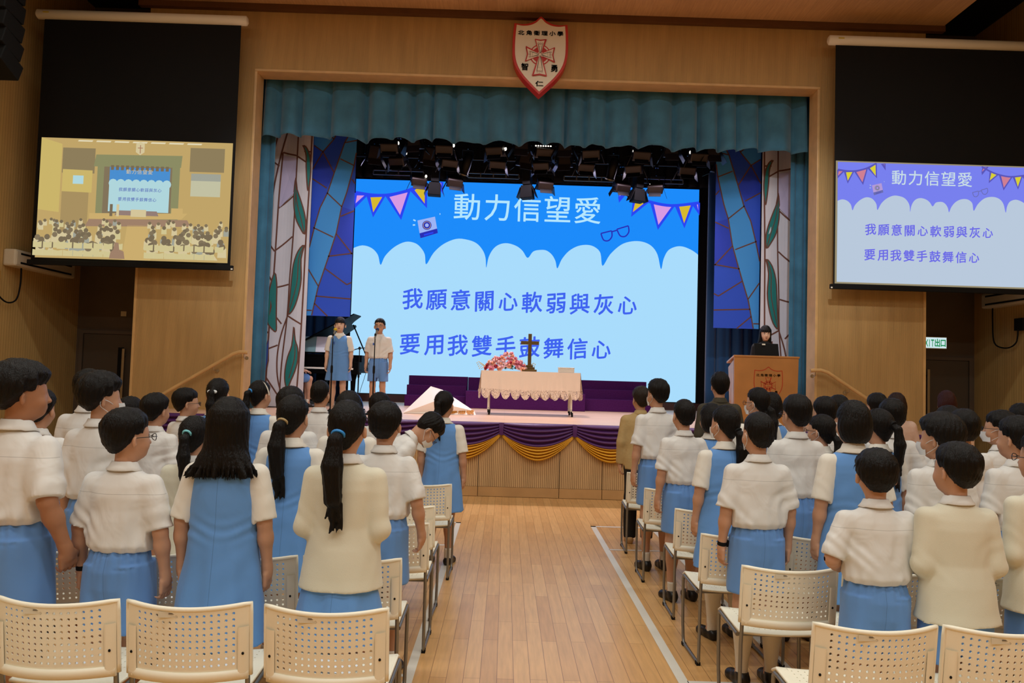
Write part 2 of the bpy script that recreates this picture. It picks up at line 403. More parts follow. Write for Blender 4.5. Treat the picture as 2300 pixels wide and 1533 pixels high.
cb = MB().tube(smooth_pts([(-7.63, 11.27, 2.87), (-7.62, 11.3, 2.72), (-7.6, 11.5, 2.60), (-7.6, 11.72, 2.66), (-7.6, 11.8, 2.9), (-7.6, 11.8, 3.17)], 6), .012, 8).build('power_cable', M['black'])
tag(cb, 'black cable looping from the power box to the shadowed left air conditioner', 'cable')
cb = MB().tube(smooth_pts([(8.36, 12.3, 2.72), (8.36, 12.35, 2.5), (8.36, 12.6, 2.42), (8.36, 12.9, 2.52), (8.36, 12.95, 2.9), (8.36, 12.95, 3.13)], 6), .012, 8).box((8.36, 12.2, 2.7), (8.448, 12.4, 2.9)).build('power_cable', M['black'])
tag(cb, 'black cable looping under the right-hand wall air conditioner', 'cable')
def handrail(pts, br, label):
    e = empty('handrail', pts[0], 0, label, 'handrail'); o = Vector(pts[0])
    MB().tube([Vector(p) - o for p in pts], .028, 12).build('rail', M['woodl'], e)
    for x, z in br:
        p = Vector((x, 11.66, z)) - o
        MB().tube([p + Vector((0, 0, -.025)), p + Vector((0, 0, -.075)), p + Vector((0, .05, -.085)), p + Vector((0, .13, -.085))], .007, 6).lathe([(.03, 0), (.03, .008)], 10, 0, (p.x, p.y + .132, p.z - .085), axis='Y').build('bracket', M['steel'], e)
handrail([(-3.97, 11.66, 1.95), (-4.10, 11.66, 1.955), (-4.2, 11.66, 1.92), (-5.7, 11.66, .99)], ((-4.03, 1.95), (-4.48, 1.74), (-4.97, 1.43), (-5.5, 1.1)), 'wooden handrail sloping up the left pillar towards the stage')
handrail([(4.70, 11.66, 1.93), (4.86, 11.66, 1.94), (4.97, 11.66, 1.91), (6.42, 11.66, .99)], ((4.78, 1.93), (5.3, 1.69), (5.8, 1.38), (6.3, 1.06)), 'wooden handrail sloping up the right pillar towards the stage')
# ------------------------------------------------------------------ ceiling light slot
for k in range(7):
    x = .4 + (k - 3) * 1.98
    cl = empty('ceiling_light', (x, 7.93, 7.45), 0, ['ceiling light slot at the left end of its row', 'ceiling light slot next to the left end of its row', 'ceiling light slot third from the left end', 'ceiling light slot in the middle of the row', 'ceiling light slot third from the right end', 'ceiling light slot next to the right end of its row', 'ceiling light slot at the right end of its row'][k], 'ceiling light', 'ceiling light slots in a row')
    MB().box((-.52, -.1, -.012), (.52, -.08, .0)).box((-.52, .08, -.012), (.52, .1, 0)).box((-.52, -.08, -.012), (-.5, .08, 0)).box((.5, -.08, -.012), (.52, .08, 0)).build('frame', M['white'], cl)
    MB().box((-.5, -.08, -.006), (.5, .08, 0)).build('diffuser', glow('lamp glow %d' % k, '#e9f0c4', 1.6), cl)
    area('slot_lamp', (x, 7.93, 7.43), 1.0, .16, 23, WARM)
la = empty('line_array_speaker', (-6.76, 9.6, 5.47), 0, 'black hanging loudspeaker column at the top left corner', 'loudspeaker')
for k in range(6):
    MB().obox((0, 0, 1.26 - k * .24), (.62, .4, .225), Matrix.Rotation(-.08 * k, 3, 'X')).build('speaker_cabinet', M['black'], la, bevel=.012)
    MB().obox((.22, -.2, 1.26 - k * .24), (.03, .02, .03)).build('indicator', mat('dull red', '#6e1f1c', .4), la)
MB().tube([(-.2, 0, 1.36), (-.2, 0, 2.73)], .012, 6).tube([(.2, 0, 1.36), (.2, 0, 2.73)], .012, 6).build('hanging_cable', M['black'], la)

# ------------------------------------------------------------------ curtains
def pleated(name, x0, x1, z0, z1, Y, amp, pitch, m, label=None, cat=None, seed=1, hem=0, sag=0, parent=None, nz=10):
    r = random.Random(seed); n = max(8, int((x1 - x0) / pitch * 10)); rows = []
    ph = [r.uniform(0, 6.28) for _ in range(6)]
    for j in range(nz + 1):
        t = j / nz; row = []
        for i in range(n + 1):
            x = x0 + (x1 - x0) * i / n
            q = x / pitch * 2 * PI
            w = math.sin(q + 1.6 * math.sin(q * .21 + ph[0]) + .5 * math.sin(q * .47 + ph[1])) + .45 * math.sin(q * .53 + ph[2]) + .25 * math.sin(2.3 * q + ph[3])
            w = 2.4 * (1 - abs(math.sin(q * .5 + 1.0 * math.sin(q * .17 + ph[4])))) ** 1.7 - .8 + .30 * w
            z = z1 + (z0 - z1) * t
            if j == nz: z += hem * (.6 * math.sin(q * .5 + ph[4]) + .5 * math.sin(q * .23 + ph[5]))
            row.append((x, Y + amp * w * (.45 + .55 * t) - .06 * (hem > 0) * t, z))
        rows.append(row)
    mb = MB().loft(rows, 0, True, False, False)
    o = mb.build(name, m, parent, fix=False); s = o.modifiers.new('thick', 'SOLIDIFY'); s.thickness = .006
    if label: tag(o, label, cat)
    return o
pleated('stage_valance', -4.068, 4.818, 5.50, 6.60, 12.27, .11, .42, M['teal'], 'teal velvet pleated valance hanging across the top of the stage', 'curtain', 3, hem=.028, nz=14)
pleated('stage_curtain', -4.24, -3.92, 1.06, 6.55, 12.42, .035, .17, M['teal'], 'narrow teal velvet curtain at the left side of the stage opening', 'curtain', 5)
pleated('stage_curtain', 4.70, 5.05, 1.06, 6.55, 12.6, .035, .17, M['teal'], 'narrow teal velvet curtain at the right side of the stage opening', 'curtain', 6)
pleated('backdrop_curtain', -5.0, -3.52, 1.06, 6.3, 16.15, .05, .24, M['tealdark'], 'dark blue backdrop curtain behind the grand piano', 'curtain', 8)
pleated('backdrop_curtain', 3.75, 5.9, 1.06, 6.3, 14.2, .05, .2, M['tealdark'], 'dark blue backdrop curtain behind the person at the podium', 'curtain', 9)
pleated('border_curtain', -5.2, 5.9, 5.95, 7.25, 16.4, .03, .3, M['black'], 'black border curtain behind the stage lanterns', 'curtain', 10)

# ------------------------------------------------------------------ projected slide, used on the LED wall and the right screen
ZS = .3478
def led_uv(p):
    """slide coordinates: 0..1 across and up"""
    return p
CLOUD = [(-.003, .672), (.025, .687), (.052, .676), (.071, .645), (.080, .598), (.092, .64), (.118, .684), (.150, .710), (.178, .705), (.196, .682), (.207, .652), (.212, .607), (.232, .662), (.260, .705), (.296, .731), (.328, .729), (.355, .714), (.374, .682), (.383, .646), (.386, .600), (.392, .65), (.405, .69), (.423, .712), (.446, .718), (.472, .706), (.490, .684), (.505, .652), (.520, .682), (.538, .691), (.558, .690), (.575, .671), (.586, .641), (.592, .607), (.604, .65), (.624, .69), (.650, .715), (.678, .722), (.700, .712), (.716, .685), (.723, .625), (.744, .68), (.775, .727), (.806, .745), (.837, .745), (.864, .726), (.882, .686), (.893, .618), (.900, .667), (.913, .708), (.936, .727), (.958, .727), (.984, .710), (1.003, .688)]
def slide(a, mi, Y=None):
    """mi: sky, cloud, title, lyric, bunting, pink, yellow, icon body, icon dark"""
    w, h = a.w, a.h; P = lambda q: [(x * w, z * h) for x, z in q]
    sky, cl, ti, ly, bu, pk, ye, ib, idk = mi
    a.poly(P([(0, .57), (1, .57), (1, 1), (0, 1)]), sky, 1)
    sp = smooth_pts(CLOUD, 4); lo = min(z for x, z in sp)
    sp = [(min(max(x, 0), 1), z) for x, z in sp]
    for (x0, z0), (x1, z1) in zip(sp, sp[1:]):
        if x1 > x0: a.poly(P([(x0, 0), (x1, 0), (x1, z1), (x0, z0)]), cl, 2)
    a.line(P(smooth_pts([(.0, .936), (.05, .926), (.10, .930), (.155, .955), (.205, .998)], 5)), .0085 * w, bu, 4)
    a.line(P(smooth_pts([(.765, .998), (.81, .960), (.855, .935), (.92, .920), (1, .937)], 5)), .0085 * w, bu, 4)
    for col, tri in ((pk, [(.0, .928), (.030, .922), (.0, .872)]), (ye, [(.037, .920), (.082, .920), (.053, .832)]), (pk, [(.092, .922), (.155, .948), (.133, .824)]),
                     (ye, [(.163, .955), (.203, .990), (.205, .882)]), (pk, [(.236, .995), (.250, .995), (.254, .950)]),
                     (pk, [(.772, .990), (.798, .998), (.765, .938)]), (ye, [(.812, .958), (.852, .937), (.805, .872)]), (pk, [(.862, .930), (.926, .920), (.882, .815)]),
                     (ye, [(.935, .920), (.980, .926), (.958, .826)]), (pk, [(.986, .930), (1.0, .935), (1.0, .890)])):
        a.poly(P(tri), col, 3); a.line(P(tri), .0068 * w, bu, 4, closed=True)
    # little camera
    a.poly(P([(.182, .812), (.2325, .833), (.2425, .756), (.1926, .729)]), ib, 3); a.poly(P([(.1895, .752), (.2398, .777), (.2425, .756), (.1926, .729)]), idk, 4)
    a.poly(P([(.202, .748), (.229, .761), (.230, .754), (.203, .741)]), bu, 5)
    for r_, m_, l_ in ((.0135, idk, 4), (.0112, ye, 5), (.0100, idk, 6), (.0055, ib, 7)): a.disc(.210 * w, .791 * h, r_ * w, m_, l_)
    for q in ([(.170, .815), (.177, .810)], [(.169, .79), (.176, .791)], [(.2455, .846), (.248, .846)]): a.line(P(q), .004 * w, cl, 4)
    # spectacles
    for pts in ([(.716, .778), (.747, .792), (.748, .765), (.738, .745), (.724, .748)], [(.762, .800), (.795, .818), (.797, .790), (.787, .768), (.772, .770)]):
        a.line(P(smooth_pts(pts[1:] + pts[:1], 5)), .0038 * w, idk, 4); a.line(P(pts[:2]), .0038 * w, idk, 4)
    a.line(P([(.747, .787), (.763, .796)]), .0038 * w, idk, 4)
    a.text('動力信望愛', .5 * w, .885 * h, .083 * w, .0878 * w, ti, 5, bold=.006)
    kai = {'心': .93, '灰': 1.0, '手': .98}
    a.text('我願意關心軟弱與灰心', .487 * w, .445 * h, .0635 * w, .0690 * w, ly, 5, shear=.10, sx=.97, scale=kai, bold=.016)
    a.text('要用我雙手鼓舞信心', .449 * w, .235 * h, .0635 * w, .0690 * w, ly, 5, shear=.10, sx=.97, scale=kai, bold=.016)
led = empty('led_wall', (-3.52, 17.0, 1.05), 0, 'huge bright blue LED wall showing song lyrics at the back of the stage', 'LED screen')
a = Art(7.79, 4.83, lambda x, z, l: (x, -.0015 * l, z + .18))
slide(a, range(9))
lc = ['#1d8bfa', '#a9dcfc', '#b4e6fd', '#3f63f0', '#2b46f2', '#d79ae2', '#d8b92f', '#9db4f5', '#2a2fb4']
a.mb.build('screen_picture', [glow('led %d' % i, c) for i, c in enumerate(lc)], led, fix=False)
MB().box((-.02, .002, .16), (7.81, .1, 5.03)).box((-.14, -.02, .0), (-.02, .1, 5.16)).box((7.81, -.02, 0), (8.0, .1, 5.16)).box((-.02, -.02, 5.02), (7.81, .1, 5.16)).build('screen_frame', M['black'], led)
MB().box((-.14, -.06, 0), (8.0, .1, .16)).build('plinth', mat('dark red timber', '#4a2620', .6), led)

def screen(x, label, ww, gap):
    s = empty('projector_screen', (x, 11.45, 3.2), 0, label, 'projector screen')
    MB().lathe([(.001, 0), (.05, 0), (.075, .02), (.075, ww + .18), (.05, ww + .2), (.001, ww + .2)], 14, 0, (-.12, 0, 3.84), axis='X').build('housing', M['white'], s)
    for bx_ in (.35, ww - .35): MB().box((bx_ - .04, .07, 3.86), (bx_ + .04, .35, 3.90)).build('wall_bracket', M['black'], s)
    MB().box((.01, -.078, 3.835), (.1, -.074, 3.855)).build('warning_sticker', mat('yellow sticker', '#c9b03a', .5), s)
    MB().box((0, 0, .02), (ww - .02, .006, 3.80)).build('black_drop', M['black'], s)
    MB().box((-.05, -.02, -.02), (ww + .03, .025, .055)).build('bottom_bar', M['black'], s, bevel=.008)
    MB().box((ww + .0 if gap else -.045, -.024, -.012), (ww + .028 if gap else -.02, -.016, .01)).build('bar_end', M['white'], s)
    return s
sl_ = screen(-7.24, 'left projector screen showing the live view of the hall', 3.03, True)
sr_ = screen(4.95, 'right projector screen showing the pale lyric slide', 3.03, False)
a = Art(2.90, 1.85, lambda x, z, l: (x + .05, -.001 - .0008 * l, z + .09))
slide(a, range(9))
rc_ = ['#7880ee', '#b9c9dc', '#c9dde4', '#6a68e6', '#5a56b8', '#cf7f93', '#d9cf35', '#b39ad6', '#6a6cb0']
a.mb.build('projected_picture', [glow('slide %d' % i, c) for i, c in enumerate(rc_)], sr_, fix=False)
MB().box((.02, -.0012, .065), (2.97, 0, 1.96)).build('picture_margin', glow('slide margin', '#a79b7c', .8), sr_)
# the live view on the left screen, as a flat picture
a = Art(2.91, 1.84, lambda x, z, l: (x + .06, -.001 - .0007 * l, z + .09))
lv = ['#b5965a', '#8d744c', '#5f5544', '#5c6c52', '#2f86e0', '#a9dcf0', '#c9c3a0', '#c9a665', '#3b3436', '#d8cfae', '#7f93a6', '#4c4342', '#f0f0e0', '#7c5a5c', '#c9b35e', '#6a5570', '#4a69c8', '#b9c7bd', '#8a4a44', '#d2cda0']
def haze(c):
    k = .18 if c in ('#2f86e0', '#a9dcf0', '#4a69c8') else .42; h = [int(c[i:i + 2], 16) for i in (1, 3, 5)]; return '#%02x%02x%02x' % tuple(int(a_ + (b_ - a_) * k) for a_, b_ in zip(h, (205, 182, 124)))
R = lambda u0, v0, u1, v1, m, l: a.rect(u0 * a.w, v0 * a.h, u1 * a.w, v1 * a.h, m, l)
Q = lambda pts, m, l: a.poly(pts, m, l, uv=True)
R(0, 0, 1, 1, 0, 1); Q([(0, .4), (.11, .38), (.11, .95), (0, 1)], 14, 2); Q([(.12, .2), (.26, .24), (.26, .92), (.12, .92)], 1, 2); R(.115, .71, .285, .92, 2, 3); R(.78, .75, .96, .95, 2, 3)
R(.30, .30, .73, .86, 3, 2); R(.335, .38, .69, .79, 11, 3); R(.365, .40, .68, .77, 5, 4); R(.365, .64, .68, .77, 4, 5)
for k in range(8): a.disc((.385 + k * .04) * a.w, .635 * a.h, .023 * a.w, 5, 6, 12)
Q([(.28, .77), (.29, .87), (.74, .88), (.735, .78)], 3, 5)
for k in range(12): R(.37 + k * .026, .745, .386 + k * .026, .785, 8, 6)
a.text('動力信望愛', .52 * a.w, .735 * a.h, .026 * a.w, .0285 * a.w, 9, 7)
a.text('我願意關心軟弱與灰心', .528 * a.w, .585 * a.h, .021 * a.w, .0225 * a.w, 16, 7, shear=.1, bold=.012); a.text('要用我雙手鼓舞信心', .515 * a.w, .505 * a.h, .021 * a.w, .0225 * a.w, 16, 7, shear=.1, bold=.012)
Q([(.12, .555), (.275, .55), (.275, .735), (.12, .74)], 14, 4); R(.175, .62, .23, .69, 5, 5); R(.79, .545, .945, .735, 17, 4); R(.79, .675, .945, .735, 10, 5)
a.poly([(q[0] * a.w, q[1] * a.h) for q in ((.495, .97), (.518, .985), (.54, .97), (.54, .90), (.518, .875), (.495, .90))], 9, 4); a.line([(.518 * a.w, .89 * a.h), (.518 * a.w, .96 * a.h)], .012, 18, 5); a.line([(.505 * a.w, .935 * a.h), (.531 * a.w, .935 * a.h)], .012, 18, 5)
for k in range(7): Q([(.19 + k * .095, .975), (.265 + k * .095, .975), (.27 + k * .095, .987), (.195 + k * .095, .987)], 12, 3)
Q([(.27, .33), (.75, .35), (.78, .40), (.27, .38)], 7, 4); Q([(.25, .27), (.80, .29), (.78, .345), (.27, .335)], 13, 4)
Q([(.45, .0), (.60, 0), (.575, .29), (.47, .29)], 7, 4); Q([(.40, .37), (.63, .37), (.62, .41), (.42, .41)], 15, 5)
R(.485, .36, .565, .42, 9, 6); R(.375, .36, .39, .46, 8, 6); R(.41, .36, .424, .46, 9, 6); R(.695, .36, .755, .44, 7, 6)
rr = random.Random(4)
for i in range(150):
    u = rr.uniform(.01, .43) if i % 2 else rr.uniform(.585, .99); v = .33 - .25 * (i / 150) + rr.uniform(-.01, .01); s = .014 + .020 * (.33 - v) / .25
    m = rr.choice([9, 9, 9, 19, 10]); a.poly([((u - s * .75) * a.w, (v - s * 2.8) * a.h), ((u + s * .75) * a.w, (v - s * 2.8) * a.h), ((u + s * .7) * a.w, (v - s * .3) * a.h), ((u - s * .7) * a.w, (v - s * .3) * a.h)] if v - s * 2.8 > .01 else [((u - s) * a.w, .01 * a.h), ((u + s) * a.w, .01 * a.h), (u * a.w, v * a.h)], m, 7 + i)
    a.disc(u * a.w, v * a.h, s * .55 * a.w, rr.choice([8, 11, 8]), 7.5 + i, 10)
for v, s in ((.075, .045), (.01, .05)):
    for k in range(20):
        u = .01 + k * .052
        if .44 < u < .56 or u + s > .995: continue
        a.poly([(u * a.w, v * a.h), ((u + s) * a.w, v * a.h), ((u + s) * a.w, (v + .05) * a.h), ((u + s / 2) * a.w, (v + .042) * a.h), (u * a.w, (v + .05) * a.h)], 19, 160)
a.poly([(q[0] * a.w, q[1] * a.h) for q in ((.405, .0), (.485, .0), (.478, .06), (.455, .075), (.45, .13), (.43, .135), (.425, .075), (.41, .05))], 13, 165)
a.mb.build('projected_picture', [glow('live %d' % i, haze(c)) for i, c in enumerate(lv)], sl_, fix=False)

# ------------------------------------------------------------------ crest
def shield(w, h, inset=0):
    """outline: x from -w to w, z from 0 (tip) up"""
    L = [(0, 0), (-.30 * w, .10 * h), (-.62 * w, .215 * h), (-.86 * w, .34 * h), (-.975 * w, .47 * h), (-1.0 * w, .62 * h), (-.985 * w, .78 * h), (-.955 * w, .905 * h), (-.70 * w, .893 * h), (-.42 * w, .905 * h), (-.2 * w, .94 * h), (-.06 * w, .985 * h), (0, 1.0 * h)]
    L = smooth_pts(L[:8], 4)[:-1] + smooth_pts(L[7:], 4)
    R_ = [(-x, z) for x, z in L[-2:0:-1]]
    pts = L + R_
    if inset: cx, cz = 0, .52 * h; pts = [(x * (1 - inset / w), cz + (z - cz) * (1 - 2 * inset / h)) for x, z in pts]
    return pts
def cross_outline(k):
    return [(k * x, k * z) for x, z in ((-.02, .02), (-.23, .12), (-.205, 0), (-.235, -.115), (-.02, -.02), (-.11, -.345), (0, -.325), (.11, -.345), (.02, -.02), (.235, -.115), (.205, 0), (.23, .12), (.02, .02), (.085, .25), (0, .235), (-.085, .25))]
cr = empty('school_crest', (.385, 11.63, 6.09), 0, 'white shield crest with a red cross hung above the stage', 'crest')
red, cream, ink = mat('crest red', '#c22a22', .4), mat('crest cream', '#e9dfcd', .4), mat('crest ink', '#121614', .5)
MB().prism(shield(.435, 1.24), -.05, .168).build('shield_rim', red, cr, bevel=.006)
MB().prism(shield(.435, 1.24, .04), -.06, -.045).build('shield_face', cream, cr, bevel=.003)
a = Art(1, 1, lambda x, z, l: (x, -.061 - l * .0025, z + .62))
a.disc(0, 0, .165, 0, 1, 40); a.disc(0, 0, .148, 1, 2, 40); a.disc(0, 0, .125, 0, 3, 40)
a.poly(cross_outline(1.0), 0, 5); a.poly([(x * .91 - .0 * z, z * .92) for x, z in cross_outline(1.0)], 1, 6); a.line(cross_outline(.975), .013, 0, 6.5, closed=True)
for q in ([(-.008, .03), (-.032, .16), (.032, .16), (.008, .03)], [(-.008, -.03), (-.045, -.255), (.045, -.255), (.008, -.03)], [(-.03, .008), (-.150, .045), (-.150, -.045), (-.03, -.008)], [(.03, .008), (.150, .045), (.150, -.045), (.03, -.008)]):
    a.line(q, .005, 2, 7, closed=True); a.line([(x * .8, z * .8) for x, z in q], .004, 2, 7, closed=True)
    ex_, ez_ = (q[1][0] + q[2][0]) / 2, (q[1][1] + q[2][1]) / 2
    for k in (-1, 0, 1):
        dx, dz = (k * .034, .014 if ez_ > 0 else -.014) if abs(ez_) > abs(ex_) else (.014 if ex_ > 0 else -.014, k * .04)
        a.line([(ex_ + dx + .011 * math.cos(t * PI / 5), ez_ + dz + .011 * math.sin(t * PI / 5)) for t in range(10)], .004, 2, 7, closed=True)
a.disc(0, 0, .018, 1, 9); 
for dx, dz in ((.027, .027), (-.027, .027), (.027, -.027), (-.027, -.027)): a.disc(dx, dz, .008, 1, 9)
a.mb.build('cross_emblem', [red, cream, mat('crest line', '#8a4a3c', .5)], cr, fix=False)
for tx_, x_, z_, sz_, pt_, sy_ in (('北角衛理小學', .0, .965, .10, .122, .78), ('智', -.235, .425, .12, 0, 1), ('勇', .225, .415, .12, 0, 1), ('仁', 0, .165, .13, 0, .7)):
    a = Art(1, 1, lambda x, z, l: (x, -.066 - l * .0025, z)); a.text(tx_, x_, z_, sz_, pt_, 0, 1, sy=sy_, bold=.02)
    e_ = a.mb.build('crest_lettering', ink, cr, fix=False); e_.modifiers.new('thick', 'SOLIDIFY').thickness = .006
# ------------------------------------------------------------------ chairs
M['shell'] = mat('cream chair plastic', '#f5f0dc', .40, noise=(8, .02))
M['tube'] = mat('grey chair tube', '#8b8b88', .38, metal=.75)
M['sticker'] = mat('faded sticker', '#d9d2bd', .5); M['stickerink'] = mat('faded sticker ink', '#7d7668', .5); M['paper'] = mat('paper', '#e9edf4', .6)
def perforated(mb, fn, s0, s1, t0, t1, nc, nr, r, kt=1.0):
    """a sheet with nc x nr round holes; fn(s, t, side) places the two faces"""
    ds, dt = (s1 - s0) / nc, (t1 - t0) / nr
    ring = [(-1, -1), (0, -1), (1, -1), (1, 0), (1, 1), (0, 1), (-1, 1), (-1, 0)]
    for i in range(nc):
        for j in range(nr):
            cs, ct = s0 + (i + .5) * ds, t0 + (j + .5) * dt
            ou = [(cs + a * ds / 2, ct + b * dt / 2) for a, b in ring]
            inn = [(cs + r * math.cos(q), ct + r * kt * math.sin(q)) for q in (math.atan2(b, a) for a, b in ring)]
            k = 1 - .0004 / r; wl = [(cs + (s - cs) * k, ct + (t - ct) * k) for s, t in inn]
            v = [fn(s, t, 0) for s, t in ou + inn] + [fn(s, t, 1) for s, t in ou + inn] + [fn(s, t, 0) for s, t in wl] + [fn(s, t, 1) for s, t in wl]
            f = []
            for k in range(8):
                n = (k + 1) % 8
                f += [(k, n, 8 + n, 8 + k), (16 + n, 16 + k, 24 + k, 24 + n), (32 + k, 32 + n, 40 + n, 40 + k)]
            mb.add(v, f, 0, True)
def plain(mb, fn, s0, s1, t0, t1, ns, nt):
    for side in (0, 1):
        rows = [[fn(s0 + (s1 - s0) * i / ns, t0 + (t1 - t0) * j / nt, side) for i in range(ns + 1)] for j in range(nt + 1)]
        mb.loft(rows, 0, True, False, False)
def make_chair():
    ch = empty('chair')
    def back(s, t, side):
        x = s; z = .515 + .285 * t - .012 * t * (1 - (s / .245) ** 2); e = abs(s) / .245
        y = -.035 - .062 * (1 - e * e) - .035 * t + (.005 if side else 0)
        return (x, y, z)
    b = MB(); perforated(b, back, -.2, .2, .14, .95, 15, 9, .0058, 1 / .285)
    for s0, s1, t0, t1, ns, nt in ((-.245, -.2, 0, 1, 3, 10), (.2, .245, 0, 1, 3, 10), (-.2, .2, 0, .14, 15, 2), (-.2, .2, .95, 1, 15, 1)): plain(b, back, s0, s1, t0, t1, ns, nt)
    # rolled rim and thick foot of the backrest
    edge = [(-.245, t / 8) for t in range(9)] + [(-.245 + .49 * i / 20, 1) for i in range(1, 21)] + [(.245, 1 - t / 8) for t in range(1, 9)]
    b.tube([Vector(back(s, t, 0)) + Vector((0, .006, 0)) for s, t in edge], .010, 8)
    for sx in (-1, 1):
        b.loft([[(Vector(back(sx * (.222 + .02 * math.cos(q)), t, 0)) + Vector((0, -.004 - .006 * max(0, math.sin(q)), 0))) for q in (PI * k / 6 for k in range(7))] for t in (.0, .2, .4, .62, .70)], 0, True, False, False)
    b.loft([[Vector(back(s, 0, 0)) + Vector((0, dy, dz)) for dy, dz in ((-.008, .028), (-.012, .012), (-.008, -.012), (.012, -.014), (.022, 0), (.014, .025))] for s in (-.24 + .48 * i / 12 for i in range(13))], 0, True, True)
    bk = b.build('backrest', M['shell'], ch, weld=1e-4)
    for sx in (-1, 1):
        p = Vector(back(sx * .222, .33, 0)); MB().ell(p + Vector((0, -.011, 0)), (.006, .003, .006), 8).build('screw', M['black'], bk)
    st_ = MB(); p = Vector(back(-.06, .93, 0)); st_.obox(p + Vector((0, -.0012, 0)), (.075, .0016, .022)).obox(p + Vector((.018, -.0022, .004)), (.03, .001, .006), None, 1).build('inventory_sticker', [M['sticker'], M['stickerink']], bk)
    def seat(s, t, side):
        y = .015 + .41 * t; e = abs(s) / .225
        z = .445 + .018 * t + .012 * e * e - .03 * max(0, t - .86) ** 2 / .0196 - .006 * math.sin(PI * t) - (.007 if side else 0)
        return (s, y, z)
    b = MB(); perforated(b, seat, -.18, .18, .12, .86, 12, 10, .0036, 1 / .41)
    for s0, s1, t0, t1, ns, nt in ((-.225, -.18, 0, 1, 2, 10), (.18, .225, 0, 1, 2, 10), (-.18, .18, 0, .12, 12, 1), (-.18, .18, .86, 1, 12, 4)): plain(b, seat, s0, s1, t0, t1, ns, nt)
    edge = [(-.225 + .45 * i / 12, 0) for i in range(13)] + [(.225, t / 8) for t in range(1, 9)] + [(.225 - .45 * i / 12, 1) for i in range(1, 13)] + [(-.225, 1 - t / 8) for t in range(1, 9)]
    b.tube([Vector(seat(s, t, 0)) - Vector((0, 0, .006)) for s, t in edge], .0075, 6)
    b.build('seat', M['shell'], ch, weld=1e-4)
    for sx in (-1, 1):
        x = sx * .233
        pts = [(x, -.028, .515), (x, -.022, .47), (x, -.01, .40), (x, -.004, .2), (x, 0, .035)] + [(x, .006, .018), (x, .02, .0125)] + [(x, .33, .0125), (x, .352, .016), (x, .366, .034), (x, .372, .06), (x, .376, .09), (x, .384, .12), (x, .388, .16), (x, .394, .40), (x, .392, .425), (x, .375, .443), (x, .34, .443), (x, .05, .428)]
        f = MB().tube(pts, .0105, 8).build('side_frame', M['tube'], ch)
        for gy in (.018, .35): MB().obox((x, gy, .010), (.024, .04, .02)).build('glide', M['black'], f)
    for gy, gz in ((.06, .425), (.36, .437)): MB().tube([(-.23, gy, gz), (.23, gy, gz)], .009, 8).build('cross_bar', M['tube'], ch)
    return ch
proto_chair = make_chair()
_first = [True]
def chair(x, y, rz, label, group):
    o = proto_chair if _first[0] else copy_tree(proto_chair); _first[0] = False
    o.location = (x, y, 0); o.rotation_euler = (0, 0, rz); o.scale = (.96, 1, 1)
    return tag(o, label, 'chair', group)
# rows: first chair beside the aisle, then outwards (depth of the backrest, how many, distance of the outermost)
ROWN = ['front row', 'second row', 'third row', 'fourth row', 'fifth row', 'hindmost row']
POS = ['at the aisle', 'second from the aisle', 'third from the aisle', 'fourth from the aisle', 'fifth from the aisle']
LEFT = [(6.40, 1), (5.33, 1), (4.73, 1), (3.85, 4), (3.06, 3)]
RIGHT = [(7.50, 1), (6.47, 1), (5.52, 1), (4.66, 2), (3.88, 4), (3.02, 2)]
for i, (y, n) in enumerate(LEFT):
    for k in range(n):
        x = (-.425, -.465, -.445, -.49, -.505)[i] - .235 - k * (.545 if i == 4 and k else .51)
        if i == 4: x = (-.665, -1.205, -1.715)[k]
        chair(x, y + rnd.uniform(-.02, .02) , rnd.uniform(-.03, .03), 'cream chair %s, %s row of the left block from the stage' % (POS[k], ('first', 'second', 'third', 'fourth', 'fifth')[i]), 'perforated chairs of the left block')
chair(-1.96, 2.31, .02, 'cream perforated chair cut off at the bottom left corner, behind all other chairs', 'perforated chairs of the left block')
for i, (y, n) in enumerate(RIGHT):
    for k in range(n):
        x = (1.225, 1.205, 1.245, 1.205, 1.215, 1.215)[i] + .235 + k * .51
        chair(x, y + rnd.uniform(-.02, .02), rnd.uniform(-.03, .03), 'cream chair %s, %s row of the right block from the stage' % (POS[k], ('first', 'second', 'third', 'fourth', 'fifth', 'sixth')[i]), 'perforated chairs of the right block')
def sheet(x, y, z, rz, w, d, label):
    """one folded sheet of paper lying on a seat, its flap a little raised"""
    mb = MB()
    mb.loft([[(-w / 2, -d / 2, .001), (w / 2, -d / 2, .001)], [(-w / 2, d / 2, .001), (w / 2, d / 2, .001)], [(-w / 2, d / 2 - .004, .004), (w / 2, d / 2 - .004, .004)], [(-w / 2 + .01, -d / 2 + .01, .012), (w / 2 + .012, -d / 2 + .01, .009)]], 0, False, False, False)
    o = mb.build('paper_sheet', M['paper'], None, (x, y, z), (0.03, 0, rz), fix=False); o.modifiers.new('thick', 'SOLIDIFY').thickness = .0006
    tag(o, label, 'paper', 'programme sheets on the chairs')
SHEETS = [(-1.72, 3.22, .468, .1, 'white sheet on the seat of the leftmost chair of the fifth row'), (-.69, 3.24, .468, -.2, 'white sheet on the seat of the aisle chair of the fifth row, left block'), (-1.21, 3.22, .468, .6, 'small white sheet on the middle chair of the fifth row, left block'),
          (-1.82, 4.09, .468, .3, 'white sheet on a seat of the fourth row behind the boy in glasses'), (1.47, 5.72, .468, .5, 'white sheet on the aisle chair of the third row, right block'), (1.44, 6.67, .468, .3, 'white sheet on the aisle chair of the second row, right block'), (1.50, 4.86, .468, -.4, 'white sheet on the aisle chair of the fourth row, right block')]
for x, y, z, rz, lb in SHEETS: sheet(x, y, z, rz, .2, .145, lb)
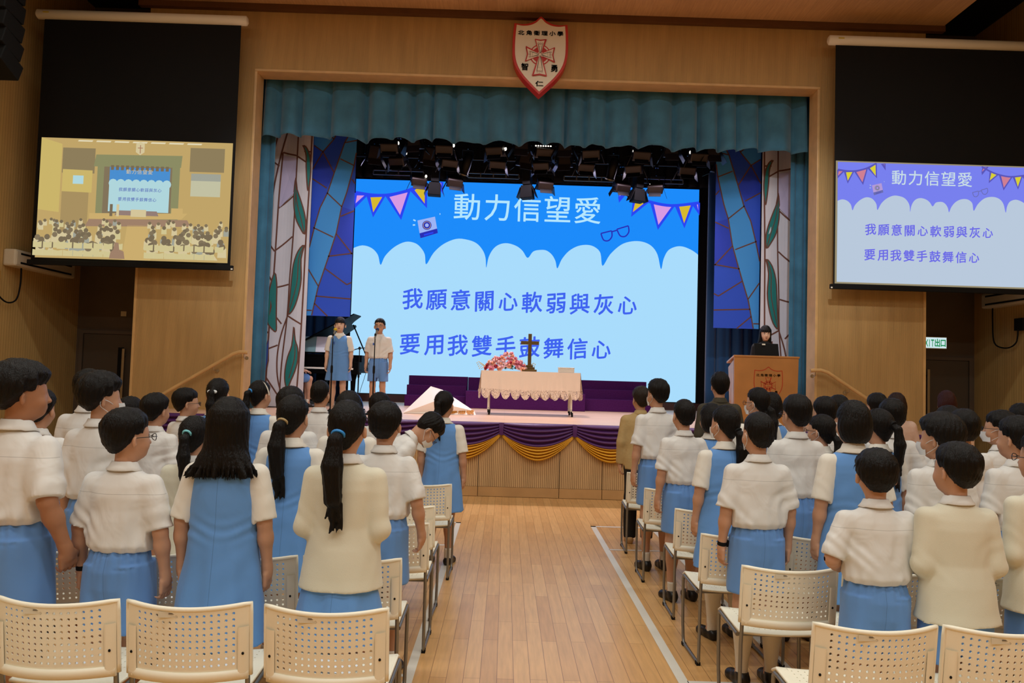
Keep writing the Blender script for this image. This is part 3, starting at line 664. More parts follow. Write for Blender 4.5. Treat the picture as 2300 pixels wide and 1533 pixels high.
# ------------------------------------------------------------------ people: bodies and clothes grown as smooth distance fields
def cat_axis(*segs):
    """segs of (start, end, step) joined into one axis"""
    out = []
    for a, b, st in segs: out += list(np.arange(a, b, st))
    return np.array(out + [segs[-1][1]])
class Field:
    def __init__(s, xs, ys, zs):
        s.ax = (np.asarray(xs, float), np.asarray(ys, float), np.asarray(zs, float)); s.F = np.full([len(a) for a in s.ax], 1.0)
    def _sub(s, lo, hi):
        sl = []
        for a, l, h in zip(s.ax, lo, hi):
            i, j = np.searchsorted(a, l), np.searchsorted(a, h)
            sl.append(slice(max(0, i - 1), min(len(a), j + 1)))
        return tuple(sl)
    def put(s, fn, lo, hi, k=.02, op='add', T=None):
        """T: 4x4 placing the shape; lo/hi in the shape's own space"""
        if T is not None:
            c = [T @ Vector((x, y, z)) for x in (lo[0], hi[0]) for y in (lo[1], hi[1]) for z in (lo[2], hi[2])]
            lo = [min(p[i] for p in c) for i in range(3)]; hi = [max(p[i] for p in c) for i in range(3)]
        sl = s._sub([v - k - .012 for v in lo], [v + k + .012 for v in hi])
        if any(q.stop <= q.start for q in sl): return s
        X, Y, Z = (s.ax[0][sl[0]][:, None, None], s.ax[1][sl[1]][None, :, None], s.ax[2][sl[2]][None, None, :])
        if T is not None:
            I = T.inverted(); X, Y, Z = (I[i][0] * X + I[i][1] * Y + I[i][2] * Z + I[i][3] for i in range(3))
        d = fn(X, Y, Z); A = s.F[sl]
        if op == 'add':
            h = np.maximum(k - np.abs(A - d), 0) / max(k, 1e-6); s.F[sl] = np.minimum(A, d) - h * h * k * .25
        elif op == 'sub':
            d = -d; h = np.maximum(k - np.abs(A - d), 0) / max(k, 1e-6); s.F[sl] = np.maximum(A, d) + h * h * k * .25
        return s
    def cone(s, a, b, r1, r2, k=.02, op='add', T=None, flat=None):
        a = np.array(a, float); b = np.array(b, float); ba = b - a; L = ba @ ba + 1e-12; r = max(r1, r2)
        fx, fy = flat or (1, 1)
        def fn(X, Y, Z):
            t = np.clip(((X - a[0]) * ba[0] + (Y - a[1]) * ba[1] + (Z - a[2]) * ba[2]) / L, 0, 1)
            return np.sqrt(((X - a[0] - t * ba[0]) / fx) ** 2 + ((Y - a[1] - t * ba[1]) / fy) ** 2 + (Z - a[2] - t * ba[2]) ** 2) - (r1 + (r2 - r1) * t)
        m = r * max(1, fx, fy)
        return s.put(fn, np.minimum(a, b) - m, np.maximum(a, b) + m, k, op, T)
    def ell(s, c, r, k=.02, op='add', T=None):
        c = np.array(c, float); r = np.array(r, float)
        def fn(X, Y, Z):
            p, q, w = (X - c[0]) / r[0], (Y - c[1]) / r[1], (Z - c[2]) / r[2]
            k0 = np.sqrt(p * p + q * q + w * w); k1 = np.sqrt((p / r[0]) ** 2 + (q / r[1]) ** 2 + (w / r[2]) ** 2) + 1e-9
            return k0 * (k0 - 1) / k1
        return s.put(fn, c - r, c + r, k, op, T)
    def prof(s, rows, k=.02, wave=None, sq=2.0, cut=(None, None), T=None):
        """upright body of elliptic section: rows of (z, half width, half depth, y of centre) from low to high"""
        R_ = np.array(rows, float); z0, z1 = R_[0, 0], R_[-1, 0]; am = R_[:, 1].max(); bm = R_[:, 2].max()
        def fn(X, Y, Z):
            zz = np.clip(Z, z0, z1); a = np.interp(zz, R_[:, 0], R_[:, 1]); b = np.interp(zz, R_[:, 0], R_[:, 2]); y0 = np.interp(zz, R_[:, 0], R_[:, 3])
            p, q = np.abs(X) / a, np.abs(Y - y0) / b
            d = ((p ** sq + q ** sq) ** (1 / sq) - 1) * np.minimum(a, b)
            if wave is not None: d = d + wave(X, Y - y0, Z)
            return np.maximum(d, np.maximum(z0 - Z, Z - z1))
        yl, yh = (R_[:, 3] - R_[:, 2]).min(), (R_[:, 3] + R_[:, 2]).max()
        return s.put(fn, (-am - .02, yl - .02, z0), (am + .02, yh + .02, z1), k, 'add', T)
    def wrinkle(s, amp, seed=0, kind=0):
        X, Y, Z = s.ax[0][:, None, None], s.ax[1][None, :, None], s.ax[2][None, None, :]
        rs = np.random.RandomState(seed); n = 0
        for i in range(5):
            a = rs.uniform(-1, 1, 3); f = 17 * 1.42 ** i; a[2] *= 1.1 if kind == 0 else .25; ph = rs.uniform(0, 6.28, 2)
            n = n + np.sin(f * (a[0] * X + a[1] * Y + a[2] * Z) + 1.6 * np.sin(9 * Z + 11 * X * (1 if i % 2 else -1) + ph[0]) + ph[1]) / (1 + .45 * i)
        s.F = s.F + amp * n; return s
    def keep(s, fn):
        X, Y, Z = s.ax[0][:, None, None], s.ax[1][None, :, None], s.ax[2][None, None, :]
        s.F = np.maximum(s.F, fn(X, Y, Z)); return s
    def mesh(s, name, m, smooth=1):
        F = s.F; S = F < 0; nx, ny, nz = F.shape
        cnt = np.zeros((nx - 1, ny - 1, nz - 1), np.int8)
        for a in (0, 1):
            for b in (0, 1):
                for c in (0, 1): cnt += S[a:nx - 1 + a, b:ny - 1 + b, c:nz - 1 + c]
        act = (cnt > 0) & (cnt < 8); I, J, K = np.nonzero(act); idx = np.full(act.shape, -1, np.int64); idx[I, J, K] = np.arange(len(I))
        acc = np.zeros((len(I), 3)); num = np.zeros(len(I)); corners = [(a, b, c) for a in (0, 1) for b in (0, 1) for c in (0, 1)]
        ax = s.ax
        for p in corners:
            for d in range(3):
                if p[d]: continue
                q = list(p); q[d] = 1
                fa = F[I + p[0], J + p[1], K + p[2]]; fb = F[I + q[0], J + q[1], K + q[2]]; mk_ = (fa < 0) != (fb < 0)
                t = np.where(mk_, fa / np.where(mk_, fa - fb, 1), 0)
                pa = np.stack([ax[0][I + p[0]], ax[1][J + p[1]], ax[2][K + p[2]]], 1); pb = np.stack([ax[0][I + q[0]], ax[1][J + q[1]], ax[2][K + q[2]]], 1)
                acc += (pa + (pb - pa) * t[:, None]) * mk_[:, None]; num += mk_
        V = acc / np.maximum(num, 1)[:, None]; faces = []
        for d in range(3):
            e, g = [(1, 2), (2, 0), (0, 1)][d]
            lo = [slice(None)] * 3; hi = [slice(None)] * 3; lo[d] = slice(0, -1); hi[d] = slice(1, None)
            ch = S[tuple(lo)] != S[tuple(hi)]; P = np.array(np.nonzero(ch)).T
            P = P[(P[:, e] > 0) & (P[:, g] > 0) & (P[:, e] < F.shape[e] - 1) & (P[:, g] < F.shape[g] - 1)]
            def at_(de, dg):
                q = P.copy(); q[:, e] -= de; q[:, g] -= dg; return idx[q[:, 0], q[:, 1], q[:, 2]]
            quad = np.stack([at_(1, 1), at_(0, 1), at_(0, 0), at_(1, 0)], 1)
            fl = ~S[P[:, 0], P[:, 1], P[:, 2]]; quad[fl] = quad[fl][:, ::-1]; faces.append(quad)
        Q = np.concatenate(faces); Q = Q[(Q >= 0).all(1)]
        for _ in range(smooth):
            ac = np.zeros_like(V); n_ = np.zeros(len(V))
            for a, b in ((0, 1), (1, 2), (2, 3), (3, 0)):
                np.add.at(ac, Q[:, a], V[Q[:, b]]); np.add.at(n_, Q[:, a], 1)
            V = V * .5 + .5 * ac / np.maximum(n_, 1)[:, None]
        return raw_mesh(name, V, Q, m)
def raw_mesh(name, V, Q, m):
    me = bpy.data.meshes.new(name); me.vertices.add(len(V)); me.vertices.foreach_set('co', V.astype(np.float32).ravel())
    me.loops.add(Q.size); me.loops.foreach_set('vertex_index', Q.astype(np.int32).ravel())
    me.polygons.add(len(Q)); me.polygons.foreach_set('loop_start', np.arange(0, Q.size, 4, dtype=np.int32))
    me.polygons.foreach_set('use_smooth', np.ones(len(Q), bool)); me.update(calc_edges=True); me.validate(); me.materials.append(m); return me

def skin_mat(name, col):
    m = mat(name, col, .5, spec=.35, noise=(14, .05)); b = m.node_tree.nodes['Principled BSDF']
    b.inputs['Subsurface Weight'].default_value = .12; b.inputs['Subsurface Radius'].default_value = (.012, .005, .003); b.inputs['Subsurface Scale'].default_value = 1; return m
def cloth_mat(name, col, seam=None, amt=.35):
    """woven cloth with soft creases; seam = list of (axis, place) of stitched lines across the back"""
    m = mat(name, col, .8, spec=.2, bump=(9, amt, (1, 1, .75)), sheen=.15)
    for q in m.node_tree.nodes:
        if q.type == 'TEX_NOISE': q.inputs['Detail'].default_value = 2.2; q.inputs['Distortion'].default_value = .8; nt = m.node_tree; L = nt.links.new; b = nt.nodes['Principled BSDF']
    if seam:
        tc = N(nt, 'ShaderNodeTexCoord'); sp = N(nt, 'ShaderNodeSeparateXYZ'); L(tc.outputs['Object'], sp.inputs[0]); last = None
        for ax, pl in seam:
            s1 = N(nt, 'ShaderNodeMath', operation='SUBTRACT'); L(sp.outputs[ax], s1.inputs[0]); s1.inputs[1].default_value = pl
            s2 = N(nt, 'ShaderNodeMath', operation='ABSOLUTE'); L(s1.outputs[0], s2.inputs[0])
            s3 = N(nt, 'ShaderNodeMath', operation='LESS_THAN'); L(s2.outputs[0], s3.inputs[0]); s3.inputs[1].default_value = .0013
            s4 = N(nt, 'ShaderNodeMath', operation='LESS_THAN'); L(sp.outputs[1], s4.inputs[0]); s4.inputs[1].default_value = 0
            s5 = N(nt, 'ShaderNodeMath', operation='MULTIPLY'); L(s3.outputs[0], s5.inputs[0]); L(s4.outputs[0], s5.inputs[1])
            if last:
                s6 = N(nt, 'ShaderNodeMath', operation='MAXIMUM'); L(last.outputs[0], s6.inputs[0]); L(s5.outputs[0], s6.inputs[1]); s5 = s6
            last = s5
        mx = N(nt, 'ShaderNodeMix', data_type='RGBA'); c = lin(col); mx.inputs[6].default_value = (*c, 1); mx.inputs[7].default_value = (*[q * .72 for q in c], 1)
        L(last.outputs[0], mx.inputs[0]); L(mx.outputs[2], b.inputs['Base Color'])
    return m
def hair_mat(name, col, rough=.42):
    m = mat(name, col, rough, spec=.22, bump=(90, .45, (3.2, 3.2, .22))); return m
M['skin'] = skin_mat('skin', '#c4967a'); M['skin2'] = skin_mat('tanned skin', '#ab7a5c'); M['skin3'] = skin_mat('fair skin', '#d8ae92')
M['shirt'] = cloth_mat('white shirt cotton', '#dfdedb', [(2, 1.125)], .55); M['blouse'] = cloth_mat('cream blouse cotton', '#e4e0d6')
M['knit'] = mat('cream knit wool', '#dcd8c4', .9, spec=.1, bump=(260, .10), sheen=.3)
M['blue'] = cloth_mat('blue uniform cloth', '#6693d2', [(0, 0)], .22); M['pinafore'] = cloth_mat('blue pinafore cloth', '#6698d8', [(0, 0)], .22)
M['hair'] = hair_mat('black hair', '#0d0a09'); M['hairb'] = hair_mat('dark brown hair', '#2a1710'); M['hairr'] = hair_mat('maroon dyed hair', '#32100f'); M['hairg'] = hair_mat('greying brown hair', '#2b221d')
M['sock'] = mat('white sock', '#e6e0d2', .9, bump=(200, .2)); M['shoe'] = mat('black shoe leather', '#0e0d0d', .38); M['beigeshoe'] = mat('beige shoe leather', '#b78f5c', .5)
M['mask'] = mat('white face mask', '#e3e8ec', .8); M['lens'] = mat('spectacle frame', '#101012', .3)
M['eyew'] = mat('eye white', '#e8e2da', .25); M['iris'] = mat('dark iris', '#120a06', .15); M['lip'] = mat('lip', '#8e4a40', .45); M['brow'] = mat('eyebrow', '#17100d', .8)

NECK = Vector((0, -.01, 1.235))
def head_T(yaw, tilt=0, k=1.0, roll=0):
    return Matrix.Translation(NECK) @ Matrix.Rotation(math.radians(yaw), 4, 'Z') @ Matrix.Rotation(math.radians(tilt), 4, 'X') @ Matrix.Rotation(math.radians(roll), 4, 'Y') @ Matrix.Scale(k, 4) @ Matrix.Translation(-NECK)
# arm poses: elbow, wrist, finger direction, palm normal for the right side (x > 0); the left one mirrors it
ARMS = {'down': ((.184, -.022, .955), (.192, .022, .745), (.0, .10, -1), (-1, .15, 0)), 'loose': ((.200, -.022, .955), (.208, .022, .745), (.0, .10, -1), (-1, .15, 0)), 'wide': ((.225, -.03, .955), (.245, .01, .745), (.05, .12, -1), (-1, .2, 0)),
        'frontwide': ((.215, -.03, .97), (.115, .15, .89), (-.9, .30, -.15), (.1, -.3, -1)), 'front': ((.172, -.03, .945), (.105, .15, .89), (-.9, .30, -.15), (.1, -.3, -1)), 'book': ((.21, -.04, .975), (.10, .19, 1.0), (-.4, .8, .4), (-.6, -.5, .7)),
        'keys': ((.21, .05, .97), (.17, .27, .92), (-.1, 1, -.15), (0, -.1, -1)), 'rest': ((.24, .02, 1.0), (.16, .26, 1.0), (-.3, 1, 0), (0, 0, -1)),
        'fist': ((.205, -.045, .96), (.225, .03, .76), (-.15, .35, -1), (-1, .2, -.1))}
LEGS = {'stand': ((.075, 0, .80), (.078, .006, .43), (.083, -.018, .075)), 'sit': ((.08, -.02, .80), (.10, .38, .78), (.10, .36, .345))}
def arm_pts(pose, sx):
    p = ARMS[pose[0] if sx < 0 else pose[1]]; f = lambda v: Vector((v[0] * sx, v[1], v[2]))
    return Vector((.142 * sx, -.006, 1.158)), f(p[0]), f(p[1]), f(p[2]).normalized(), f(p[3]).normalized()
def put_hand(F, W_, d, n, curl):
    """palm, four fingers bent about the palm normal, and a thumb on the side"""
    n = (n - d * n.dot(d)).normalized(); s_ = d.cross(n)
    if s_.y < 0: s_ = -s_                                    # thumb side points forward
    F.cone(W_ - d * .01, W_ + d * .03, .021, .023, .012, flat=None)
    for q in (-.027, -.009, .009, .027):
        F.cone(W_ + d * .02 + s_ * q * .8, W_ + d * .066 + s_ * q, .0125, .0105, .008)
    for i, q in enumerate((.0275, .0095, -.0085, -.026)):
        L = (.058, .066, .061, .048)[i]; p = W_ + d * .068 + s_ * q; a = 0.0; k = .0082 - .0005 * i
        for j, (fr, bend) in enumerate(((.45, .30), (.32, .55), (.25, .45))):
            a += bend * curl * (1 + .14 * i); e = p + (d * math.cos(a) + n * math.sin(a) + s_ * q * .5) * L * fr
            F.cone(p, e, k, k - .0007, .003); p = e; k -= .0007
    t0 = W_ + d * .018 + s_ * .022; t1 = t0 + (d * .65 + s_ * .7 + n * .35).normalized() * .032; t2 = t1 + (d * .9 + s_ * .15 + n * .35).normalized() * .027
    F.cone(t0, t1, .0125, .0098, .01); F.cone(t1, t2, .0098, .0078, .003)
_cache = {}
def body_mesh(pose=('down', 'down'), yaw=0, tilt=0, hk=1.0, legs='stand', skin='skin', curl=1.0, mouth=0):
    key = ('body', pose, yaw, tilt, hk, legs, skin, curl, mouth)
    if key in _cache: return _cache[key]
    hz = []
    for sx in (-1, 1):
        S_, E, W_, d, n = arm_pts(pose, sx); hz += [W_, W_ + d * .14]
    zr = sorted((min(p.z for p in hz) - .02, max(p.z for p in hz) + .03)); ym = max(.17, max(p.y for p in hz) + .05, .48 if legs == 'sit' else 0); xm = max(.25, max(abs(p.x) for p in hz) + .05)
    zs = cat_axis((-.005, zr[0], .013), (zr[0], zr[1], .0045), (zr[1], 1.24, .012), (1.24, 1.54, .0052)) if zr[1] < 1.22 else cat_axis((-.005, zr[0], .013), (zr[0], 1.54, .0052))
    F = Field(cat_axis((-xm, -.135, .0045), (-.135, .135, .0056), (.135, xm + .004, .0045)), np.arange(-.15, ym, .0058), zs)
    # trunk, kept inside the clothes
    F.prof([(.74, .09, .07, -.01), (.80, .108, .078, -.01), (.93, .105, .075, 0), (1.08, .125, .082, 0), (1.17, .115, .06, -.005), (1.21, .06, .05, -.01)], .03)
    for sx in (-1, 1):
        H_, K_, A_ = (Vector((p[0] * sx, p[1], p[2])) for p in LEGS[legs])
        F.cone(H_, K_, .063, .046, .03); F.cone(K_, A_, .046, .029, .02)
        F.ell(K_ + (A_ - K_) * .30 + Vector((0, -.02, 0)), (.042, .040, .085), .03); F.ell(K_ + Vector((0, .015, 0)), (.034, .03, .04), .02)
        F.cone(A_, A_ + Vector((0, .02, -.035)), .031, .03, .02); F.cone(A_ + Vector((0, -.02, -.045)), A_ + Vector((.012 * sx, .11, -.052)), .026, .020, .02)
        S_, E, W_, d, n = arm_pts(pose, sx)
        F.cone(S_, E, .040, .031, .03); F.cone(E, E + (W_ - E) * .35, .031, .033, .02); F.cone(E + (W_ - E) * .3, W_, .033, .0205, .02); F.cone(W_ - (W_ - E) * .1, W_ + d * .012, .022, .022, .012)
        put_hand(F, W_, d, n, curl)
    T = head_T(yaw, tilt, hk)
    F.cone((0, -.014, 1.18), (0, -.004, 1.32), .044, .045, .03)
    F.ell((0, -.010, 1.402), (.073, .091, .088), .02, T=T); F.ell((0, .026, 1.352), (.060, .063, .084), .03, T=T); F.ell((0, .050, 1.301), (.034, .034, .027), .03, T=T)
    for sx in (-1, 1):
        F.ell((.034 * sx, .055, 1.337), (.026, .026, .026), .02, T=T); F.ell((.031 * sx, .092, 1.377), (.017, .012, .009), .008, 'sub', T)
        F.ell((.011 * sx, .094, 1.344), (.008, .009, .007), .006, T=T)
        F.ell((.083 * sx, -.011, 1.358), (.013, .012, .028), .010, T=T); F.ell((.091 * sx, -.002, 1.361), (.007, .008, .016), .004, 'sub', T)
    F.cone((0, .084, 1.375), (0, .099, 1.346), .0065, .0095, .012, T=T)
    F.ell((0, .086, 1.323), (.020, .009, .0045), .006, T=T); F.ell((0, .084, 1.313), (.016, .009, .0048), .006, T=T)
    if mouth: F.ell((0, .092, 1.316), (.012, .016, .008), .004, 'sub', T)
    _cache[key] = F.mesh('body', M[skin], 1); return _cache[key]

def sleeve(F, pose, r1, r2, ln, k=.03):
    """sleeve along each arm to the fraction ln (1 = elbow, 2 = wrist); returns cutting planes"""
    cuts = []
    for sx in (-1, 1):
        S_, E, W_, d, n = arm_pts(pose, sx)
        if ln <= 1:
            e = S_ + (E - S_) * ln; F.cone(S_, e + (E - S_) * .15, r1, r2, k); cuts.append((sx, e, (E - S_).normalized()))
        else:
            e = E + (W_ - E) * (ln - 1); F.cone(S_, E, r1, (r1 + r2) / 2, k); F.cone(E, e + (W_ - E).normalized() * .03, (r1 + r2) / 2, r2, k * .7); cuts.append((sx, e, (W_ - E).normalized()))
    return cuts
def cut_sleeves(F, cuts, pose):
    X, Y, Z = F.ax[0][:, None, None], F.ax[1][None, :, None], F.ax[2][None, None, :]
    for sx, e, d in cuts:
        pl = (X - e.x) * d.x + (Y - e.y) * d.y + (Z - e.z) * d.z
        near = np.sqrt((X - e.x) ** 2 + (Y - e.y) ** 2 + (Z - e.z) ** 2 * .25) - .085
        side = (.155 - X * sx) if abs(e.x) > .15 else np.full_like(X, -1.0)
        m_ = (near < 0) & (side < 0)
        F.F = np.where(m_, np.maximum(F.F, np.clip(pl, -1, 1)), F.F)
def cloth_axes(lo, hi, st=.0085, x=.30, y=(-.2, .22)):
    return np.arange(-x, x + st, st), np.arange(y[0], y[1], st), np.arange(lo, hi, st)
def shirt_mesh(pose, seed=0, m='shirt', hem=.862, blouse=1, long=0, w=1.0):
    key = ('shirt', pose, seed, m, hem, blouse, long, w)
    if key in _cache: return _cache[key]
    ym = .34 if any(p in ('book', 'front', 'frontwide', 'keys', 'rest') for p in pose) else .2
    F = Field(*cloth_axes(min(hem, .72 if long else hem) - .03, 1.285, .0072, .31, (-.19, ym)))
    b = .012 * blouse
    rows = [(hem, .138 * w, .100 * w, -.006), (hem + .03, (.150 + b) * w, (.106 + b) * w, -.006), (.95, (.148 + b) * w, (.100 + b) * w, -.004), (1.05, .150 * w, .103, -.003), (1.11, .154, .102, -.003), (1.155, .146, .090, -.005), (1.185, .126, .076, -.008), (1.207, .098, .066, -.010), (1.228, .068, .058, -.010), (1.25, .054, .052, -.010)]
    if not blouse: rows[0] = (hem, .158 * w, .115 * w, -.006); rows[1] = (hem + .05, .155 * w, .112 * w, -.006)
    if m == 'knit': rows = [(hem, .190, .148, -.010), (.74, .180, .136, -.010), (.86, .166, .122, -.006)] + rows[2:]
    if m == 'blouse': rows = [(1.0, .12, .08, -.003)] + [(z, a * (.88 if z < 1.18 else .96), b * (.84 if z < 1.18 else .92), y) for z, a, b, y in rows[3:]]
    F.prof(rows, .03)
    cuts = sleeve(F, pose, .050, .058, .95, .035) if not long else sleeve(F, pose, .048, .040, 1.95, .035)
    F.wrinkle(0 if m == 'blouse' else .0036 if m != 'knit' else .0014, seed)
    rs = np.random.RandomState(seed + 5); X, Y, Z = F.ax[0][:, None, None], F.ax[1][None, :, None], F.ax[2][None, None, :]
    # creases running from the arm pits towards the waist
    for sx in (-1, 1):
        u = (X * sx) * .75 - (Z - 1.10) * (.55 + .2 * rs.rand()); F.F = F.F + (.0030 if m == 'shirt' else .0010) * np.sin(u * (62 + 25 * rs.rand()) + 3.2 * np.sin(Z * 17 + X * 13 + seed) + 6 * rs.rand()) * np.exp(-((Z - 1.0) / .11) ** 2) * np.clip(np.abs(X) / .07, 0, 1) * (X * sx > 0)
    if blouse: F.F = F.F + .004 * np.sin(np.arctan2(X, Y) * 13 + seed + 2 * np.sin(3 * np.arctan2(X, Y))) * np.exp(-((Z - hem - .02) / .035) ** 2)
    cut_sleeves(F, cuts, pose); F.keep(lambda X, Y, Z: np.maximum(hem - Z, Z - 1.247) + 0 * X)  if not long else F.keep(lambda X, Y, Z: np.maximum(np.where((np.abs(X) < .165) & (Y < .14), hem - Z, -1), Z - 1.247))
    _cache[key] = F.mesh('shirt', M[m], 1); return _cache[key]
def collar_mesh(m, flat=0):
    key = ('collar', m, flat)
    if key in _cache: return _cache[key]
    rings = []; n = 28
    prof = [(.046, 1.235), (.0475, 1.258), (.050, 1.263), (.053, 1.261), (.062, 1.241 - .004 * flat), (.073 + .012 * flat, 1.227 - .008 * flat), (.071 + .012 * flat, 1.222 - .008 * flat)]
    for r, z in prof:
        ring = []
        for k in range(n + 1):
            q = math.radians(-70 + 320 * k / n) ; q = math.radians(110 + 320 * k / n)
            ring.append((r * 1.08 * math.cos(q), r * .98 * math.sin(q) - .010, z - .030 * max(0, math.sin(q)) ** 2 + (.004 if math.sin(q) < -.5 else 0)))
        rings.append(ring)
    mb = MB().loft(rings, 0, True, False, False); o = mb.build('collar', M[m], None); s = o.data; bpy.data.objects.remove(o); _cache[key] = s; return s
def shorts_mesh(seed=0, m='blue', legs='stand'):
    key = ('shorts', seed, m, legs)
    if key in _cache: return _cache[key]
    if legs == 'stand':
        F = Field(*cloth_axes(.44, .90, .0072, .24, (-.17, .16)))
        F.prof([(.56, .09, .07, -.006), (.64, .125, .098, -.007), (.70, .150, .112, -.008), (.78, .152, .116, -.010), (.84, .140, .104, -.008), (.868, .130, .094, -.006), (.884, .128, .092, -.006)], .02)
        for sx in (-1, 1):
            def leg(X, Y, Z, sx=sx):
                z = np.clip(Z, .46, .80); t = (.80 - z) / .34; a = .076 + .002 * t; b = .108 - .006 * t; cx = (.074 + .014 * t) * sx
                d = (np.sqrt(((X - cx) / a) ** 2 + ((Y + .004) / b) ** 2) - 1) * a + .004 * np.sin(np.arctan2(X - cx, Y) * 5 + seed + sx) * t
                return np.maximum(d, .505 - Z)
            F.put(leg, (-.2, -.13, .46), (.2, .13, .78), .010)
        X, Y, Z = F.ax[0][:, None, None], F.ax[1][None, :, None], F.ax[2][None, None, :]
        an = np.arctan2(X, Y); F.F = F.F + .0075 * np.sin(an * 21 + 1.5 * np.sin(an * 5 + seed)) * np.exp(-np.clip(.872 - Z, 0, 1) / .05) * (Z < .877)
        F.F = F.F + .006 * np.exp(-((X) / .014) ** 2) * (Y < 0) * np.exp(-((Z - .68) / .10) ** 2)
        # pocket opening on the right hip
        F.F = F.F + .004 * np.exp(-((Z - .795 - .05 * (X - .08)) / .004) ** 2) * (np.abs(X - .08) < .042) * (Y < 0)
        F.wrinkle(.0016, seed + 3, 1); F.keep(lambda X, Y, Z: np.maximum(Z - .880, .505 - Z) + 0 * X)
    else:
        F = Field(np.arange(-.25, .25, .009), np.arange(-.2, .45, .009), np.arange(.66, .92, .009))
        F.prof([(.70, .150, .125, -.01), (.74, .14, .11, -.01), (.82, .125, .09, -.006), (.9, .125, .09, -.006)], .03)
        for sx in (-1, 1): F.cone((.075 * sx, -.02, .80), (.10 * sx, .31, .79), .085, .078, .03)
    _cache[key] = F.mesh('shorts', M[m], 1); return _cache[key]
def dress_mesh(seed=0, hem=.46, skirt=0):
    key = ('dress', seed, hem, skirt)
    if key in _cache: return _cache[key]
    F = Field(*cloth_axes(hem - .03, 1.25, .0078, .29, (-.26, .24)))
    def pleat(X, Y, Z):
        t = np.clip((.93 - Z) / .4, 0, 1); an = np.arctan2(X, Y); return t * (.006 * np.sin(an * 9 + seed) + .006 * np.sin(an * 5 + 1.7 * seed + 2 * t))
    F.prof([(hem, .210, .165, -.012), (.60, .192, .150, -.012), (.75, .173, .135, -.010), (.86, .158, .122, -.006), (.95, .152, .114, -.004), (1.05, .158, .113, -.003), (1.115, .160, .110, -.003), (1.155, .152, .098, -.006), (1.183, .135, .084, -.008), (1.204, .110, .073, -.010), (1.222, .085, .066, -.010)], .02, pleat)
    F.wrinkle(.0019, seed + 9, 0)
    X, Y, Z = F.ax[0][:, None, None], F.ax[1][None, :, None], F.ax[2][None, None, :]
    F.F = F.F + .003 * np.sin(Z * 120 + 3 * np.sin(X * 20 + seed)) * np.exp(-((Z - .93) / .05) ** 2)
    F.keep(lambda X, Y, Z: np.maximum(hem - Z, Z - (1.214 - np.clip((.07 - np.abs(X)) / .07, 0, 1) * np.where(Y > 0, .07, .004))) + 0 * X)
    if skirt: F.keep(lambda X, Y, Z: Z - .82 + 0 * X + 0 * Y); F.F = F.F + .012 * np.clip((Z - .58) / .12, 0, 1)
    # arm holes
    for sx in (-1, 1): F.keep(lambda X, Y, Z, sx=sx: np.where((Z > 1.03), X * sx - (.142 - .018 * np.sin(np.clip((Z - 1.03) / .19, 0, 1) * PI)), -1.0) + 0 * Y)
    _cache[key] = F.mesh('pinafore', M['pinafore'], 1); return _cache[key]
def coat_mesh(pose, m, hem=.70, seed=0):
    key = ('coat', pose, m, hem, seed)
    if key in _cache: return _cache[key]
    F = Field(*cloth_axes(.66 if hem > .66 else hem - .03, 1.28, .0085, .31, (-.19, .3)))
    F.prof([(hem, .172, .125, -.006), (.85, .165, .12, -.006), (1.0, .162, .112, -.004), (1.12, .170, .110, -.003), (1.17, .165, .098, -.005), (1.20, .138, .08, -.008), (1.22, .105, .068, -.010), (1.24, .07, .06, -.010), (1.262, .056, .054, -.010)], .03)
    cuts = sleeve(F, pose, .062, .042, 1.98); F.wrinkle(.0024, seed); cut_sleeves(F, cuts, pose)
    F.keep(lambda X, Y, Z: np.maximum(np.where((np.abs(X) < .172), hem - Z, -1), Z - 1.258) + 0 * Y)
    _cache[key] = F.mesh('jacket', M[m], 1); return _cache[key]
def trousers_mesh(m):
    key = ('trousers', m)
    if key in _cache: return _cache[key]
    F = Field(*cloth_axes(.03, .90, .0085, .2, (-.16, .16))); F.prof([(.70, .146, .108, -.008), (.80, .146, .11, -.01), (.89, .130, .094, -.006)], .02)
    for sx in (-1, 1): F.cone((.074 * sx, 0, .76), (.08 * sx, .005, .43), .082, .066, .02); F.cone((.08 * sx, .005, .43), (.083 * sx, -.012, .03), .066, .060, .02)
    F.wrinkle(.0025, 4, 1); F.keep(lambda X, Y, Z: .05 - Z + 0 * X + 0 * Y); _cache[key] = F.mesh('trousers', M[m], 1); return _cache[key]
def shoe_mesh(sx, m='shoe', style='boy'):
    key = ('shoe', sx, m, style)
    if key in _cache: return _cache[key]
    F = Field(np.arange(-.06, .06, .0055), np.arange(-.075, .18, .0055), np.arange(-.006, .12, .0055))
    F.cone((0, -.032, .034), (.004 * sx, .035, .036), .036, .036, .02); F.cone((.004 * sx, .03, .030), (.012 * sx, .115, .022), .037, .026, .02); F.ell((.012 * sx, .105, .022), (.038, .05, .026), .02)
    F.cone((0, -.03, .05), (0, -.012, .078), .034, .036, .02) if style == 'boy' else None
    if style != 'boy': F.ell((0, .03, .066), (.030, .055, .026), .01, 'sub')
    F.keep(lambda X, Y, Z: np.maximum(-Z, Z - (.078 if style == 'boy' else .062)) + 0 * X + 0 * Y)
    # sole edge
    X, Y, Z = F.ax[0][:, None, None], F.ax[1][None, :, None], F.ax[2][None, None, :]; F.F = F.F - .003 * (Z < .012)
    _cache[key] = F.mesh('shoe', M[m], 1); return _cache[key]
